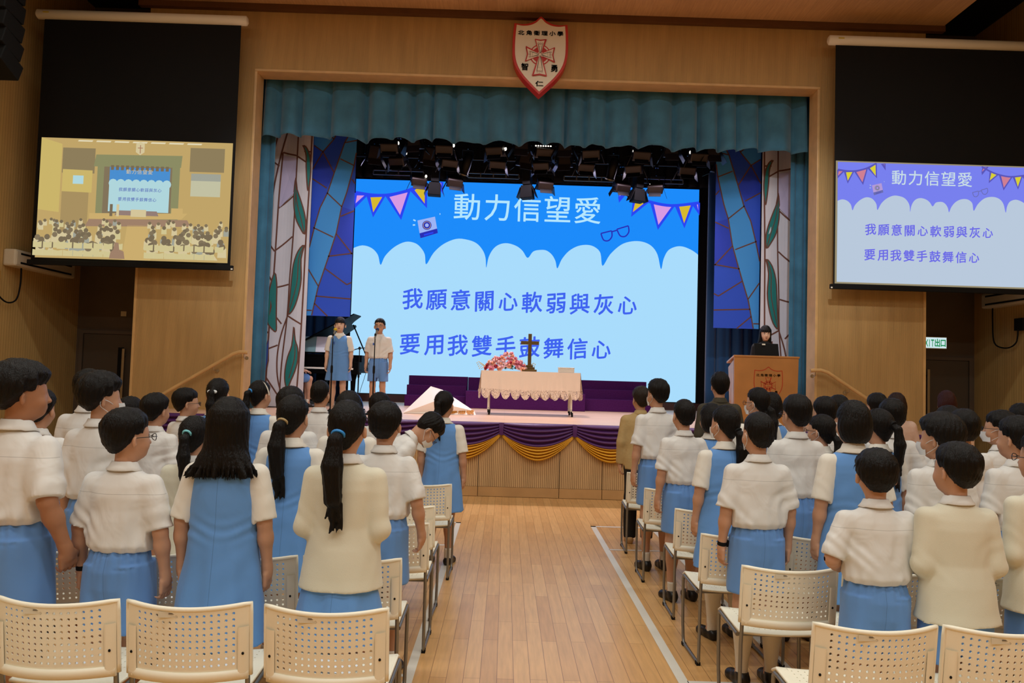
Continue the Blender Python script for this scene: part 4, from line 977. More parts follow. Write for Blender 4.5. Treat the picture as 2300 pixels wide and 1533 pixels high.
def sock_mesh(top=.17):
    key = ('sock', top)
    if key in _cache: return _cache[key]
    pr = [(.0, .034), (.02, .034), (.045, .0335), (.08, .035), (.13, .041), (.18, .0475), (.24, .0555), (.29, .057), (.33, .055)]; rings = []
    for z, r in pr:
        if z + .05 > top: break
        rings.append([(r * math.cos(2 * PI * k / 16), r * math.sin(2 * PI * k / 16) - .006 - .02 * min(1, max(0, (z - .03) / .2)) + .01 * min(1, max(0, (z - .03) / .3)), z + .05) for k in range(16)])
    r0_ = rings[-1]; rings.append([(x * .96, y * .96, z + .012) for x, y, z in r0_]); rings.append([(x * .8, y * .8, z + .012) for x, y, z in r0_])
    o = MB().loft(rings, 0, True, True).build('sock', M['sock']); s = o.data; bpy.data.objects.remove(o); _cache[key] = s; return s

# ------------------------------------------------------------------ hair
HC = np.array((0, -.008, 1.402))
def hair_mesh(style, m='hair', seed=0):
    key = ('hair', style, m, seed)
    if key in _cache: return _cache[key]
    zlo = {'long': 1.08, 'pony': .95, 'ponyshort': 1.06, 'lowpony': .92, 'ponylong': .86, 'adultlong': 1.05, 'bob': 1.2, 'bobbrown': 1.2, 'stage': 1.2}.get(style, 1.26)
    st = .0062; F = Field(np.arange(-.17, .17, st), np.arange(-.22, .13, st), np.arange(zlo, 1.56, st)); rs = np.random.RandomState(seed + 11)
    thick = {'short': .016, 'fade': .009, 'big': .034, 'spiky': .022, 'crop': .011, 'man': .02, 'stage_boy': .012}.get(style, .013)
    F.ell(HC + (0, -.004, .002), (.073 + thick, .091 + thick, .088 + thick), .01)
    if style in ('short', 'big', 'spiky', 'man'):
        F.ell((0, -.02, 1.42), (.076 + thick, .088 + thick, .075 + thick), .02); [F.cone((q, -.050, 1.36), (q * .9, -.044, 1.30), .050, .036 if style != 'big' else .046, .02) for q in (-.026, 0, .026)]
    if style in ('fade', 'crop', 'stage_boy'): [F.cone((q, -.046, 1.36), (q * .9, -.038, 1.305), .044, .033, .02) for q in (-.026, 0, .026)]
    girl = style not in ('short', 'fade', 'big', 'spiky', 'crop', 'man', 'stage_boy')
    if girl: F.cone((0, -.04, 1.37), (0, -.038, 1.30), .062, .045, .03)
    X, Y, Z = F.ax[0][:, None, None], F.ax[1][None, :, None], F.ax[2][None, None, :]
    # leave the face, the ears and the nape free
    def face_cut(X, Y, Z):
        fr = 1.418 if style not in ('stage', 'adultlong') else 1.408                 # fringe line on the forehead
        zline = np.where(Y > .035, fr, np.where(Y > -.012, 1.392 - (.035 - Y) * .1, 1.352 - (-.012 - Y) * (.95 if not girl else 1.3)))
        zline = np.maximum(zline, 1.289 if not girl else 1.278)
        return zline + 0 * X
    if style in ('bob', 'bobbrown', 'long', 'adultlong', 'stage'):
        low = {'bob': 1.27, 'bobbrown': 1.25, 'long': 1.165, 'adultlong': 1.10, 'stage': 1.30}[style]
        def fc(X, Y, Z):
            fr = 1.402; z = np.where(Y > .02, fr, low); return (z - Z) * .8 + 0 * X
        if style in ('bob', 'bobbrown'): F.ell((0, -.025, 1.355), (.098, .092, .092), .02); F.ell((0, -.03, 1.31), (.080, .078, .055), .02)
        if style in ('long', 'adultlong'):
            F.prof([(low - .01, .150, .062, -.070), (low + .03, .136, .066, -.064), (low + .075, .116, .072, -.052), (1.27, .102, .080, -.038), (1.30, .098, .085, -.03), (1.38, .094, .095, -.02), (1.44, .085, .09, -.012)], .02)
        F.keep(fc)
        if style == 'long': F.F = F.F + .012 * np.sin(np.arctan2(X, Y) * 31 + 2 * np.sin(X * 60)) * np.clip((low + .06 - Z) / .06, 0, 1)
    else:
        zl = face_cut(X, Y, Z); tp = .050 if not girl else .03
        F.F = F.F + (thick / tp * .95 if not girl else .30) * np.clip(zl + tp - Z, 0, tp); F.keep(lambda X, Y, Z: (zl - Z) * .8)
    # strand relief, running from the crown
    an = np.arctan2(X, Y + .045); rr_ = np.sqrt(X ** 2 + (Y + .045) ** 2)
    F.F = F.F + (.0016 if girl else .0022) * np.sin(an * 23 + 3 * np.sin(Z * 22 + seed) + seed) + .0012 * np.sin(an * 47 + 2 * np.sin(Z * 31))
    if style in ('short', 'big', 'spiky', 'man'):
        F.F = F.F + (.005 if style == 'spiky' else .003) * np.sin(X * 95 + 2 * np.sin(Y * 50 + seed)) * np.sin(Y * 80 + seed * 1.3 + 2 * np.sin(X * 40)) * np.clip((Z - 1.38) / .06, 0, 1)
    pony = {'pony': ((0, -.108, 1.405), [(0, -.155, 1.37), (.006, -.165, 1.27), (.012, -.15, 1.16), (.018, -.14, 1.09)], .036), 'ponyshort': ((0, -.108, 1.41), [(0, -.15, 1.39), (0, -.158, 1.30), (0, -.148, 1.20)], .032),
            'lowpony': ((.01, -.095, 1.345), [(.012, -.13, 1.31), (.016, -.145, 1.22), (.015, -.14, 1.10), (.01, -.135, 1.06)], .043), 'ponylong': ((-.012, -.098, 1.36), [(-.015, -.14, 1.33), (-.02, -.155, 1.22), (-.012, -.15, 1.08), (.0, -.14, 1.05)], .046)}.get(style)
    if pony:
        p = Vector(pony[0]); R0 = pony[2]; F.cone((0, -.085, p.z), p, .030, .014, .02); q = p; ks = [.40, .70, 1.0, .82, .22]
        for i, e in enumerate(pony[1]):
            e = Vector(e); F.cone(q, e, R0 * ks[i], R0 * ks[i + 1], .012); q = e
        for j in range(16):
            a = Vector(pony[1][-2]).lerp(Vector(pony[1][-1]), .2 + .08 * j) + Vector((rs.uniform(-.022, .022), rs.uniform(-.008, .008), 0)); F.cone(a, a + Vector((rs.uniform(-.03, .03), rs.uniform(-.01, .01), -.06 - .06 * rs.rand())), .012, .0035, .006)
        F.F = F.F + .0028 * np.sin(np.arctan2(X - p.x, Y - p.y + .04) * 11 + 5 * np.sin(Z * 9)) * (Y < -.115)
    _cache[key] = F.mesh('hair', M[m], 1); return _cache[key]
TIES = {'pony': ((0, -.118, 1.402), .021, (0, -.75, -.5)), 'ponyshort': ((0, -.116, 1.41), .018, (0, -.85, -.4)), 'lowpony': ((.01, -.103, 1.338), .025, (0, -.6, -.7)), 'ponylong': ((-.012, -.108, 1.353), .027, (0, -.7, -.6))}
def simple(key, fn):
    if key not in _cache:
        o = fn(); _cache[key] = o.data; bpy.data.objects.remove(o)
    return _cache[key]
def wisps_mesh(style, m, seed=0):
    """loose strands: at the ends of long hair and over the crown"""
    key = ('wisps', style, m, seed)
    if key in _cache: return _cache[key]
    r = random.Random(seed + 3); mb = MB()
    def strand(pts, w):
        pts = [Vector(p) for p in pts]; mb.tube(pts, [w * (1 - .8 * i / (len(pts) - 1)) for i in range(len(pts))], 3, caps=False)
    for i in range(150):
        a, e = r.uniform(0, 2 * PI), r.uniform(.15, 1.45); th = {'fade': .009, 'big': .034, 'spiky': .022, 'short': .017, 'man': .02}.get(style, .013)
        d = Vector((math.sin(e) * math.sin(a), -math.sin(e) * math.cos(a), math.cos(e)))
        if d.y > .55 and d.z < .5: continue
        p = Vector(HC) + Vector((d.x * (.073 + th), d.y * (.091 + th), d.z * (.088 + th))); t = Vector((d.x, d.y * .8 - .15, -.3)).normalized(); t = (t - d * t.dot(d)).normalized()
        k = .5 if style == 'spiky' else .22
        strand([p, p + t * .014 + d * .004 * k * 2, p + t * .028 + d * .009 * k * 1.6], .0011)
    low = {'long': (1.165, .150), 'adultlong': (1.10, .118)}.get(style)
    if low:
        for i in range(140):
            x = r.uniform(-1, 1); y = -.070 - .062 * math.sqrt(1 - x * x) * r.uniform(.6, 1); p = Vector((x * low[1] * .92, y, low[0] + .03)); strand([p, p + Vector((x * .006, -.003, -.03)), p + Vector((x * .010 + r.uniform(-.004, .004), -.003, -.036 - r.uniform(0, .016)))], .0032)
    o = mb.build('loose_strand', M[m], fix=False); _cache[key] = o.data; bpy.data.objects.remove(o); return _cache[key]

def glasses_obj(mb=None):
    m_ = MB()
    for sx in (-1, 1):
        m_.tube([(sx * (.034 + .021 * math.cos(q)), .110 - .006 * abs(math.cos(q)), 1.372 + .016 * math.sin(q)) for q in (2 * PI * k / 14 for k in range(15))], .0019, 5, caps=False)
        m_.tube([(sx * .054, .107, 1.376), (sx * .074, .085, 1.377), (sx * .083, .0, 1.375), (sx * .081, -.018, 1.362)], .0019, 5)
    m_.tube([(-.013, .110, 1.374), (0, .113, 1.377), (.013, .110, 1.374)], .0019, 5); return m_.build('spectacles', M['lens'])
def mask_obj():
    rows = []
    for j in range(7):
        t = j / 6; z = 1.352 - .072 * t; row = []
        for i in range(13):
            q = (-1 + i / 6) * 1.15; rx = .066 - .012 * t; ry = .090 + .022 * math.sin(PI * min(1, .25 + t * .8)) * math.cos(q) ** 4
            row.append((rx * 1.02 * math.sin(q), .012 + (ry - .0) * math.cos(q), z))
        rows.append(row)
    m_ = MB().loft(rows, 0, True, False, False)
    for sx in (-1, 1):
        m_.tube(smooth_pts([(sx * .061, .046, 1.345), (sx * .078, .012, 1.366), (sx * .085, -.022, 1.372), (sx * .082, -.026, 1.34), (sx * .072, .0, 1.318), (sx * .058, .04, 1.292)], 4), .0016, 5)
    return m_.build('face_mask', M['mask'])
def eye_obj(): return MB().ell((0, 0, 0), (.0135, .010, .0068), 12, 0).ell((0, .0062, 0), (.0058, .0046, .0060), 10, 1).build('eye', [M['eyew'], M['iris']])
def brow_obj(): return MB().tube([(-.018, -.004, -.002), (-.006, .002, .002), (.008, .002, .001), (.018, -.005, -.004)], [.002, .0032, .003, .0014], 6).build('eyebrow', M['brow'])
def lips_obj(): return MB().tube([(-.021, -.005, 0), (-.008, .003, .003), (0, .0035, .0016), (.008, .003, .003), (.021, -.005, 0)], [.0012, .0034, .003, .0034, .0012], 6).tube([(-.018, -.004, -.002), (0, .003, -.0075), (.018, -.004, -.002)], [.001, .0042, .001], 6).build('lips', M['lip'])
def bend_mesh(me, ang, z0, T=None, inv=None):
    """a copy of a mesh bowed forward above the hips"""
    me = me.copy(); a = math.radians(ang)
    for v in me.vertices:
        p = v.co.copy()
        if T is not None: p = T @ p
        t = min(1, max(0, (p.z - z0 + .06) / .22)); q = -a * t; y, z = p.y, p.z - z0
        if t > 0: p = Vector((p.x, y * math.cos(q) - z * math.sin(q), z0 + y * math.sin(q) + z * math.cos(q)))
        v.co = p
    return me
def person(label, x, y, h, wear, hair, face=0, hd=0, tilt=0, pose=('down', 'down'), seed=0, z=0, hk=None, skin='skin', tie=None, extra=(), group=None, legs='stand', hairm='hair', bow=0, socks='short', curl=1.0, faced=False, m=None, wide=1.0, mouth=0, hem=.46, badge=0):
    """face: heading of the body in degrees (0 = towards the stage, positive to the left); hd: head turned further; wear: boy, girl, cardigan, ..."""
    s = h / 1.515; hk = hk or min(1.0, (1.56 / h) ** .8)
    e = empty('person', (x, y, z), math.radians(face), label, 'person', group); wide *= min(1.0, (1.53 / h) ** .6); e.scale = (s * wide, s * wide, s)
    T = head_T(hd, tilt, hk)
    def add(name, me, parent=e, head=False, loc=None):
        if bow:
            M4 = T if head else Matrix.Translation(loc) if loc else None
            me = bend_mesh(me, bow, .86, M4); return put(name, me, parent)
        o = put(name, me, parent)
        if head: o.matrix_local = T.copy()
        if loc: o.location = loc
        return o
    yb, tb = int(round(hd / 10) * 10), int(round(tilt / 10) * 10)
    T = head_T(yb, tb, hk)
    add('body', body_mesh(pose, yb, tb, round(hk, 2), legs, skin, curl, mouth)); T = head_T(yb, tb, round(hk, 2))
    hs = hair_mesh(hair, hairm, seed % 3 if hair in ('short', 'spiky') else 0); ho = add('hair', hs, head=True)
    if hair not in ('crop', 'fade'): tag(add('loose_strand', wisps_mesh(hair, hairm, seed % 2), ho if not bow else e, bow > 0), kind='stuff')
    if tie and hair in TIES:
        c, r, d = TIES[hair]
        def tf():
            R_ = Vector(d).to_track_quat('Z', 'Y').to_matrix(); mb = MB(); pts = []
            for k in range(17): pts.append(Vector(c) + R_ @ Vector((r * math.cos(2 * PI * k / 16), r * math.sin(2 * PI * k / 16), 0)))
            return mb.tube(pts, .0075, 6, caps=False).build('hair_tie', M[tie])
        add('hair_tie', simple(('tie', hair, tie), tf), ho if not bow else e, bow > 0)
    sd = seed % 3
    if wear == 'boy':
        add('shirt', shirt_mesh(pose, sd)); add('collar', collar_mesh('shirt')); add('shorts', shorts_mesh(sd, 'blue', legs))
    elif wear == 'girl':
        add('blouse', shirt_mesh(pose, sd, 'blouse', .95, 0)); add('collar', collar_mesh('blouse', 1)); add('pinafore', dress_mesh(sd, hem))
    elif wear in ('cardigan', 'cardiganboy'):
        add('cardigan', shirt_mesh(pose, sd, 'knit', .69, 0, 1, 1.0)); add('collar', collar_mesh('shirt'))
        if wear == 'cardigan': add('skirt', dress_mesh(sd, hem, 1))
        else: add('shorts', shorts_mesh(sd))
    elif wear == 'jacket':
        add('jacket', coat_mesh(pose, m, .70 if m != 'top' else .80)); add('collar', collar_mesh(m)); add('trousers', trousers_mesh('trouser'))
    if badge: put('badge', simple('badge', lambda: MB().obox((0, 0, 0), (.022, .004, .028)).obox((0, -.002, .018), (.012, .004, .010)).build('badge', M['bandblue'])), e).location = (.066, .107 if wear == 'boy' else .113, 1.085)
    lg = LEGS[legs][2]
    for sx in (-1, 1):
        if wear == 'jacket': sh = ('beigeshoe', 'girl') if m == 'blazer' else ('shoe', 'boy')
        else: sh = ('shoe', 'girl' if wear in ('girl', 'cardigan') else 'boy')
        so = put('shoe', shoe_mesh(sx, *sh), e); so.location = (lg[0] * sx, lg[1], lg[2] - .075)
        if wear != 'jacket': so = put('sock', sock_mesh(.17 if socks == 'short' else .36), e); so.location = (lg[0] * sx, lg[1], lg[2] - .075)
    for k in extra:
        if k == 'glasses': add('spectacles', simple('glasses', glasses_obj), head=True)
        if k == 'mask': add('face_mask', simple('mask', mask_obj), head=True)
        if k == 'watch':
            S_, E, W_, d, n = arm_pts(pose, -1); q = W_ - (W_ - E).normalized() * .02
            def wf():
                R_ = (W_ - E).to_track_quat('Z', 'Y').to_matrix(); mb = MB().loft([[R_ @ Vector((.0265 * math.cos(t), .0265 * math.sin(t), zz)) for t in (2 * PI * i / 16 for i in range(16))] for zz in (-.011, .011)], 0, True, True); mb.obox(R_ @ Vector((-.027, 0, 0)), (.012, .034, .036), R_); return mb.build('wrist_watch', M['black'], bevel=0)
            o = put('wrist_watch', simple(('watch', pose), wf), e); o.location = q
        if k in ('hairband_white', 'hairband_blue'):
            def bf(k=k): return MB().tube([(.090 * math.cos(q), .012 + (-.03) * math.sin(q), 1.395 + .106 * math.sin(q)) for q in (PI * (i / 16 * 1.1 - .05) for i in range(17))], .0065, 6, flat=.5).build('hairband', M['sock'] if k == 'hairband_white' else M['bandblue'])
            add('hairband', simple(k, bf), ho if not bow else e)
        if k == 'bow':
            def bw(): return MB().ell((-.02, -.130, 1.40), (.021, .007, .014), 8).ell((.02, -.130, 1.40), (.021, .007, .014), 8).ell((0, -.132, 1.40), (.008, .009, .009), 8).tube([(0, -.13, 1.4), (-.016, -.136, 1.375)], .006, 6).tube([(0, -.13, 1.4), (.016, -.136, 1.375)], .006, 6).build('hair_bow', M['mask'])
            add('hair_bow', simple('bow', bw), ho if not bow else e)
    if faced:
        for sx in (-1, 1):
            o = add('eye', simple('eye', eye_obj)); o.matrix_local = T @ Matrix.Translation((.031 * sx, .0755, 1.374))
            o = add('eyebrow', simple('brow', brow_obj)); o.matrix_local = T @ Matrix.Translation((.031 * sx, .087, 1.393)) @ Matrix.Scale(sx, 4, (1, 0, 0))
        if not mouth: o = add('lips', simple('lips', lips_obj)); o.matrix_local = T @ Matrix.Translation((0, .0925, 1.318))
    return e
M['bandblue'] = mat('blue hairband', '#2f5fb5', .5); M['tie_beige'] = mat('beige hair tie', '#b59a6a', .6); M['tie_blue'] = mat('bright blue hair tie', '#2f8fe0', .5); M['tie_turq'] = mat('turquoise hair tie', '#7fd0d8', .5); M['tie_black'] = M['black']
M['blazer'] = mat('beige blazer wool', '#b59a68', .85, bump=(40, .2)); M['olive'] = mat('dark olive jacket', '#3d3727', .8, bump=(30, .25)); M['top'] = mat('black knit top', '#0d0c0d', .85); M['pink'] = mat('pale pink blouse', '#cfae9c', .8, bump=(30, .2)); M['plum'] = mat('dark plum coat', '#1f1620', .85); M['trouser'] = mat('black trouser cloth', '#0c0c0d', .8)
# ------------------------------------------------------------------ things on the stage
SZ = 1.05
M['lace'] = mat('lace cloth', '#ead9c8', .8, bump=(30, .12)); M['brass'] = mat('dark brass', '#6b5836', .35, metal=.8); M['greymetal'] = mat('grey metal', '#8a8578', .4, metal=.7)
def lace_edge():
    m, nt, b = new_mat('openwork lace'); L = nt.links.new; b.inputs['Base Color'].default_value = (*lin('#ead9c8'), 1); b.inputs['Roughness'].default_value = .8
    tc = N(nt, 'ShaderNodeTexCoord'); vo = N(nt, 'ShaderNodeTexVoronoi', feature='DISTANCE_TO_EDGE'); vo.inputs['Scale'].default_value = 55; L(tc.outputs['Object'], vo.inputs['Vector'])
    g = N(nt, 'ShaderNodeMath', operation='LESS_THAN'); g.inputs[1].default_value = .19; L(vo.outputs['Distance'], g.inputs[0]); L(g.outputs[0], b.inputs['Alpha']); return m
M['openlace'] = lace_edge()
tb = empty('altar_table', (.42, 13.05, SZ), 0, 'wheeled folding table under a lace cloth in the middle of the stage', 'table')
MB().box((-.78, -.3, .70), (.78, .3, .735)).build('tabletop', M['white'], tb, bevel=.006)
for sx in (-1, 1):
    x = .70 * sx
    lg = MB().tube([(x, 0, .10), (x, 0, .70)], .022, 8).tube([(x, -.27, .085), (x, -.2, .105), (x, 0, .11), (x, .2, .105), (x, .27, .085)], .02, 8).tube([(x, -.25, .12), (x, -.23, .4), (x, -.2, .69)], .017, 8).tube([(x, .25, .12), (x, .23, .4), (x, .2, .69)], .017, 8).build('leg', M['white'], tb)
    for y in (-.27, .27):
        MB().lathe([(.012, -.014), (.034, -.014), (.036, 0), (.034, .014), (.012, .014)], 14, 0, (x + .015, y, .036), axis='X').tube([(x, y, .036), (x, y, .09)], .012, 6).build('caster', M['black'], lg)
# cloth: top, scalloped drops
cl = MB(); w_, d_, zt = .83, .36, .742
def drop(p, n, along, L, ns, amp):
    rows, lace = [], []; N_ = ns * 10
    for j in range(10):
        t = j / 9; row = []
        for i in range(N_ + 1):
            u = i / N_; wv = amp * t * (math.sin(u * ns * 2 * PI + .7) + .4 * math.sin(u * ns * 3.1 + 1)); row.append(Vector(p) + Vector(along) * u * L + Vector(n) * (.004 + .02 * t + wv) + Vector((0, 0, -.295 * t - .018 * t * (1 - (u * 2 - 1) ** 2))))
        rows.append(row)
    cl.loft(rows, 0, True, False, False)
    for j in range(5):
        t = j / 4; row = []
        for i in range(N_ + 1):
            u = i / N_; sc_ = abs(math.sin(u * ns * PI)) ** .55; row.append(Vector(rows[-1][i]) + Vector((0, 0, -(.04 + .125 * sc_) * t)) + Vector(n) * .012 * t)
        lace.append(row)
    cl.loft(lace, 1, True, False, False)
drop((-w_, -d_, zt), (0, -1, 0), (1, 0, 0), 2 * w_, 10, .010); drop((w_, -d_, zt), (1, 0, 0), (0, 1, 0), 2 * d_, 4, .012); drop((w_, d_, zt), (0, 1, 0), (-1, 0, 0), 2 * w_, 10, .01); drop((-w_, d_, zt), (-1, 0, 0), (0, -1, 0), 2 * d_, 4, .012)
cl.add([(-w_, -d_, zt), (w_, -d_, zt), (w_, d_, zt), (-w_, d_, zt)], [(0, 1, 2, 3)])
tag(cl.build('lace_tablecloth', [M['lace'], M['openlace']], None, (.42, 13.05, SZ), fix=False), 'cream lace tablecloth with scalloped edge over the stage table', 'tablecloth')
cx_ = empty('altar_cross', (.395, 12.86, SZ + .744), 0, 'dark brass cross on a stepped base standing on the lace cloth', 'cross')
for k, (ww, z0, z1) in enumerate(((.125, 0, .035), (.09, .036, .075), (.06, .076, .11))): MB().box((-ww, -ww * .7, z0), (ww, ww * .7, z1)).build('base_step', M['brass'], cx_, bevel=.004)
MB().box((-.03, -.014, .11), (.03, .014, .64)).box((-.155, -.0135, .455), (.155, .0135, .515)).build('cross_bar', M['brass'], cx_, bevel=.003)
bx = MB(); bx.box((-.135, -.06, 0), (.135, .06, .075)); bxo = empty('glass_box', (1.02, 12.84, SZ + .744), 0, 'small clear glass box at the right end of the lace cloth', 'box')
bx.build('box_body', mat('frosted glass', '#e8dcc8', .25, trans=.35), bxo, bevel=.006); MB().box((-.14, -.065, .075), (.14, .065, .085)).build('lid', mat('frosted lid', '#efe6d6', .3, trans=.2), bxo, bevel=.003)
# flowers
fl = empty('flower_arrangement', (.0, 12.92, SZ + .744), 0, 'pink and red rose arrangement lying on the left of the lace cloth', 'flowers')
M['leaf'] = mat('leaf green', '#3e5a2c', .5); M['filler'] = mat('pale filler flower', '#c9b36b', .7)
bo = MB(); rr = random.Random(12)
for i in range(70):
    a, x = rr.uniform(0, 2 * PI), rr.uniform(-.36, .36); p = Vector((x, rr.uniform(-.12, .12), .02 + rr.uniform(0, .05))); d = Vector((x * 1.5 + rr.uniform(-.2, .2), rr.uniform(-.6, .3), rr.uniform(-.05, .4))).normalized()
    s = d.cross(Vector((0, 0, 1))).normalized() * .02; q = p + d * .09
    bo.add([p, p + d * .035 + s, q, p + d * .035 - s], [(0, 1, 2, 3)], 0, True)
tag(bo.build('foliage', M['leaf'], fl, fix=False), kind='stuff')
sp_ = MB()
for i in range(110):
    a = rr.uniform(-1, 1); p = Vector((a * .42, rr.uniform(-.1, .08), .03 + .22 * (1 - a * a) * rr.uniform(.5, 1.1))); sp_.ell(p, (.008, .008, .008), 6)
for a in (-1, 1):
    for k in range(4):
        pts = [(a * .33, -.03, .06), (a * (.40 + .02 * k), -.05, .08 + .02 * k), (a * (.45 + .015 * k), -.06, .03 + .03 * k)]; sp_.tube(smooth_pts(pts, 4), .003, 5); [sp_.ell(Vector(q), (.009, .009, .009), 6) for q in pts[1:]]
tag(sp_.build('filler_flower', M['filler'], fl), kind='stuff')
def rose(mi):
    mb = MB(); mb.ell((0, 0, .012), (.016, .016, .02), 10)
    for ring, (n, r, h) in enumerate(((3, .018, .03), (4, .027, .027), (5, .036, .018))):
        for k in range(n):
            a = 2 * PI * k / n + ring; ca, sa = math.cos(a), math.sin(a); rows = []
            for j in range(4):
                t = j / 3; row = []
                for i in range(5):
                    u = (i / 4 - .5) * 1.6; rad = r * (.35 + .65 * t) * (1 + .12 * t * abs(u)); q = a + u * 1.25; row.append((rad * math.cos(q), rad * math.sin(q), -.012 + h * 1.3 * t - .012 * t * t * ring - .008 * abs(u) * t))
                rows.append(row)
            mb.loft(rows, 0, True, False, False)
    o = mb.build('rose', M[mi]); me = o.data; bpy.data.objects.remove(o); return me
for n_, c in (('rosepink', '#dc8a9c'), ('rosered', '#b02240'), ('rosepeach', '#f0b094'), ('rosepale', '#f0c6cb')): M[n_] = mat(n_, c, .6)
RM = {k: rose(k) for k in ('rosepink', 'rosered', 'rosepeach', 'rosepale')}
for i in range(64):
    a = -1 + 2 * ((i * .618) % 1); ph = rr.uniform(-.3, 1.0); x = a * .35; top = .25 * (1 - abs(a) ** 2.2) + .06; el = rr.uniform(.15, 1)
    p = Vector((x, -.13 * math.cos(el * 1.5) - .01, top * el)); d = Vector((a * .8, -1.0 + el * .6, .2 + el)).normalized()
    o = put('rose', RM[rr.choice(['rosepink', 'rosepink', 'rosepale', 'rosepeach', 'rosepale', 'rosered', 'rosepeach'])], fl); o.location = p; o.rotation_euler = d.to_track_quat('Z', 'Y').to_euler(); k = rr.uniform(.95, 1.4); o.scale = (k, k, k)
# paper plane
A, B, D_, E_, F_, Cc = (-1.66, 12.38, SZ + .005), (-1.24, 12.62, 1.50), (-.50, 12.5, 1.115), (-.47, 12.42, SZ + .005), (-1.16, 12.36, 1.255), (-1.07, 12.9, 1.44)
pp = empty('paper_plane', (-1.0, 12.5, SZ), 0, 'big white cardboard paper plane standing on the stage floor', 'paper plane'); o_ = Vector((1.0, -12.5, -SZ))
M['card'] = mat('white card', '#f2ece6', .6)
for nm, pts in (('upper_wing', (A, F_, B)), ('side_wing', (F_, D_, Cc, B)), ('keel', (A, E_, D_, F_)), ('rear_wing', (A, B, Cc, (-1.3, 13.0, SZ + .005)))):
    ob = MB().add([Vector(p) + o_ for p in pts], [list(range(len(pts)))]).build(nm, M['card'], pp, fix=False); s = ob.modifiers.new('thick', 'SOLIDIFY'); s.thickness = .01
v1 = (Vector(E_) - Vector(A)).normalized(); nrm = v1.cross(Vector(D_) - Vector(A)).normalized(); up_ = nrm.cross(v1) if nrm.y < 0 else -nrm.cross(v1); up_ = up_ if up_.z > 0 else -up_; nf = nrm if nrm.y < 0 else -nrm
a = Art(1, 1, lambda x, z, l: tuple(Vector(A) + o_ + v1 * x + up_ * z + nf * .012)); a.text('夢想號', .96, .06, .125, .135, 0, 1, bold=.03, sx=1.05)
a.mb.build('plane_lettering', mat('orange lettering', '#e8a23c', .5), pp, fix=False)
# choir risers
def riser(x0, x1, steps, label):
    r = empty('choir_riser', ((x0 + x1) / 2, steps[0][0], SZ), 0, label, 'riser', 'purple choir risers'); h = (x1 - x0) / 2
    for i, (y, z) in enumerate(steps):
        y1 = steps[i + 1][0] if i + 1 < len(steps) else y + .35
        MB().box((-h, y - steps[0][0], .002), (h, y1 - steps[0][0], z - SZ)).build('step', M['riser'], r, bevel=.006)
riser(-2.02, -.80, [(15.25, 1.27), (15.55, 1.47), (15.85, 1.66)], 'purple choir riser behind the paper plane')
riser(-.78, 1.58, [(14.95, 1.39), (15.85, 1.655)], 'purple choir riser behind the lace covered table')
riser(1.60, 2.95, [(15.25, 1.29), (15.55, 1.48), (15.85, 1.665)], 'purple choir riser to the right of the lace covered table')
# drapes along the stage front
sk = empty('stage_skirt', (.46, 10.78, .6), 0, 'purple and gold swag skirt pinned along the front edge of the stage', 'skirt')
def swag(x0, x1, top, bot, m, nm, y0, folds, yb):
    rows = []; n = 24
    for j in range(folds * 5 + 1):
        v = j / (folds * 5); row = []
        for i in range(n + 1):
            u = -1 + 2 * i / n; k = 1 - u * u; zt, zb = top(u), bot(u)
            y = y0 - (.012 + .022 * k) * (1 + math.cos(2 * PI * folds * v + PI + .4 * u)) - .02 * k * math.sin(PI * v)
            row.append(((x0 + x1) / 2 + u * (x1 - x0) / 2 - .46, y - 10.78, zt + (zb - zt) * v - .6))
        rows.append(row)
    ob = MB().loft(rows, 0, True, False, False).build(nm, m, sk, fix=False); ob.modifiers.new('thick', 'SOLIDIFY').thickness = .004
for k in range(-5, 6):
    x0 = -.04 + 1.04 * k; x1 = x0 + 1.04
    swag(x0, x1, lambda u: 1.046, lambda u: .90 - .20 * (1 - u * u), M['purple'], 'purple_swag', 10.765, 5, 0)
    swag(x0 + .01, x1 - .01, lambda u: .905 - .17 * (1 - u * u) ** .9, lambda u: .86 - .34 * (1 - abs(u) ** 1.8), M['gold'], 'gold_swag', 10.775, 5, 0)
    MB().loft([[(x0 - .46 + sx * (.035 - .01 * t), -.055 - .01 * math.sin(PI * t), (1.045 - .17 * t) - .6) for sx in (-1, -.4, .4, 1)] for t in (0, .25, .5, .75, 1)], 0, True, False, False).build('knot', M['purple'], sk, fix=False)
# podium
pd = empty('podium', (3.93, 11.62, SZ), 0, 'wooden podium with red crest at the right of the stage', 'podium')
MB().prism([(-.47, .0), (.47, 0), (.49, 1.05), (-.49, 1.05)], -.22, -.18).build('front_panel', M['podium'], pd, bevel=.008)
MB().add([(-.47, -.18, 0), (.47, -.18, 0), (.40, .25, 0), (-.40, .25, 0), (-.49, -.18, 1.0), (.49, -.18, 1.0), (.44, .25, .9), (-.44, .25, .9)], [(0, 3, 2, 1), (4, 5, 6, 7), (1, 2, 6, 5), (2, 3, 7, 6), (3, 0, 4, 7)]).build('podium_body', M['podium'], pd)
MB().add([(-.5, -.23, 1.05), (.5, -.23, 1.05), (.46, .28, .96), (-.46, .28, .96), (-.5, -.23, 1.08), (.5, -.23, 1.08), (.46, .28, .99), (-.46, .28, .99)], [(0, 3, 2, 1), (4, 5, 6, 7), (0, 1, 5, 4), (1, 2, 6, 5), (2, 3, 7, 6), (3, 0, 4, 7)]).build('podium_top', M['podium'], pd, bevel=.006)
a = Art(1, 1, lambda x, z, l: (x + .03, -.2205 - .0012 * l, z + .36)); S_ = [(x * .215 / .435, z * .55 / 1.24) for x, z in shield(.435, 1.24)]
a.line(S_, .011, 0, 1, closed=True); co_ = [(x * .5, z * .5 + .27) for x, z in cross_outline(1)]; a.line(co_, .009, 0, 1, closed=True)
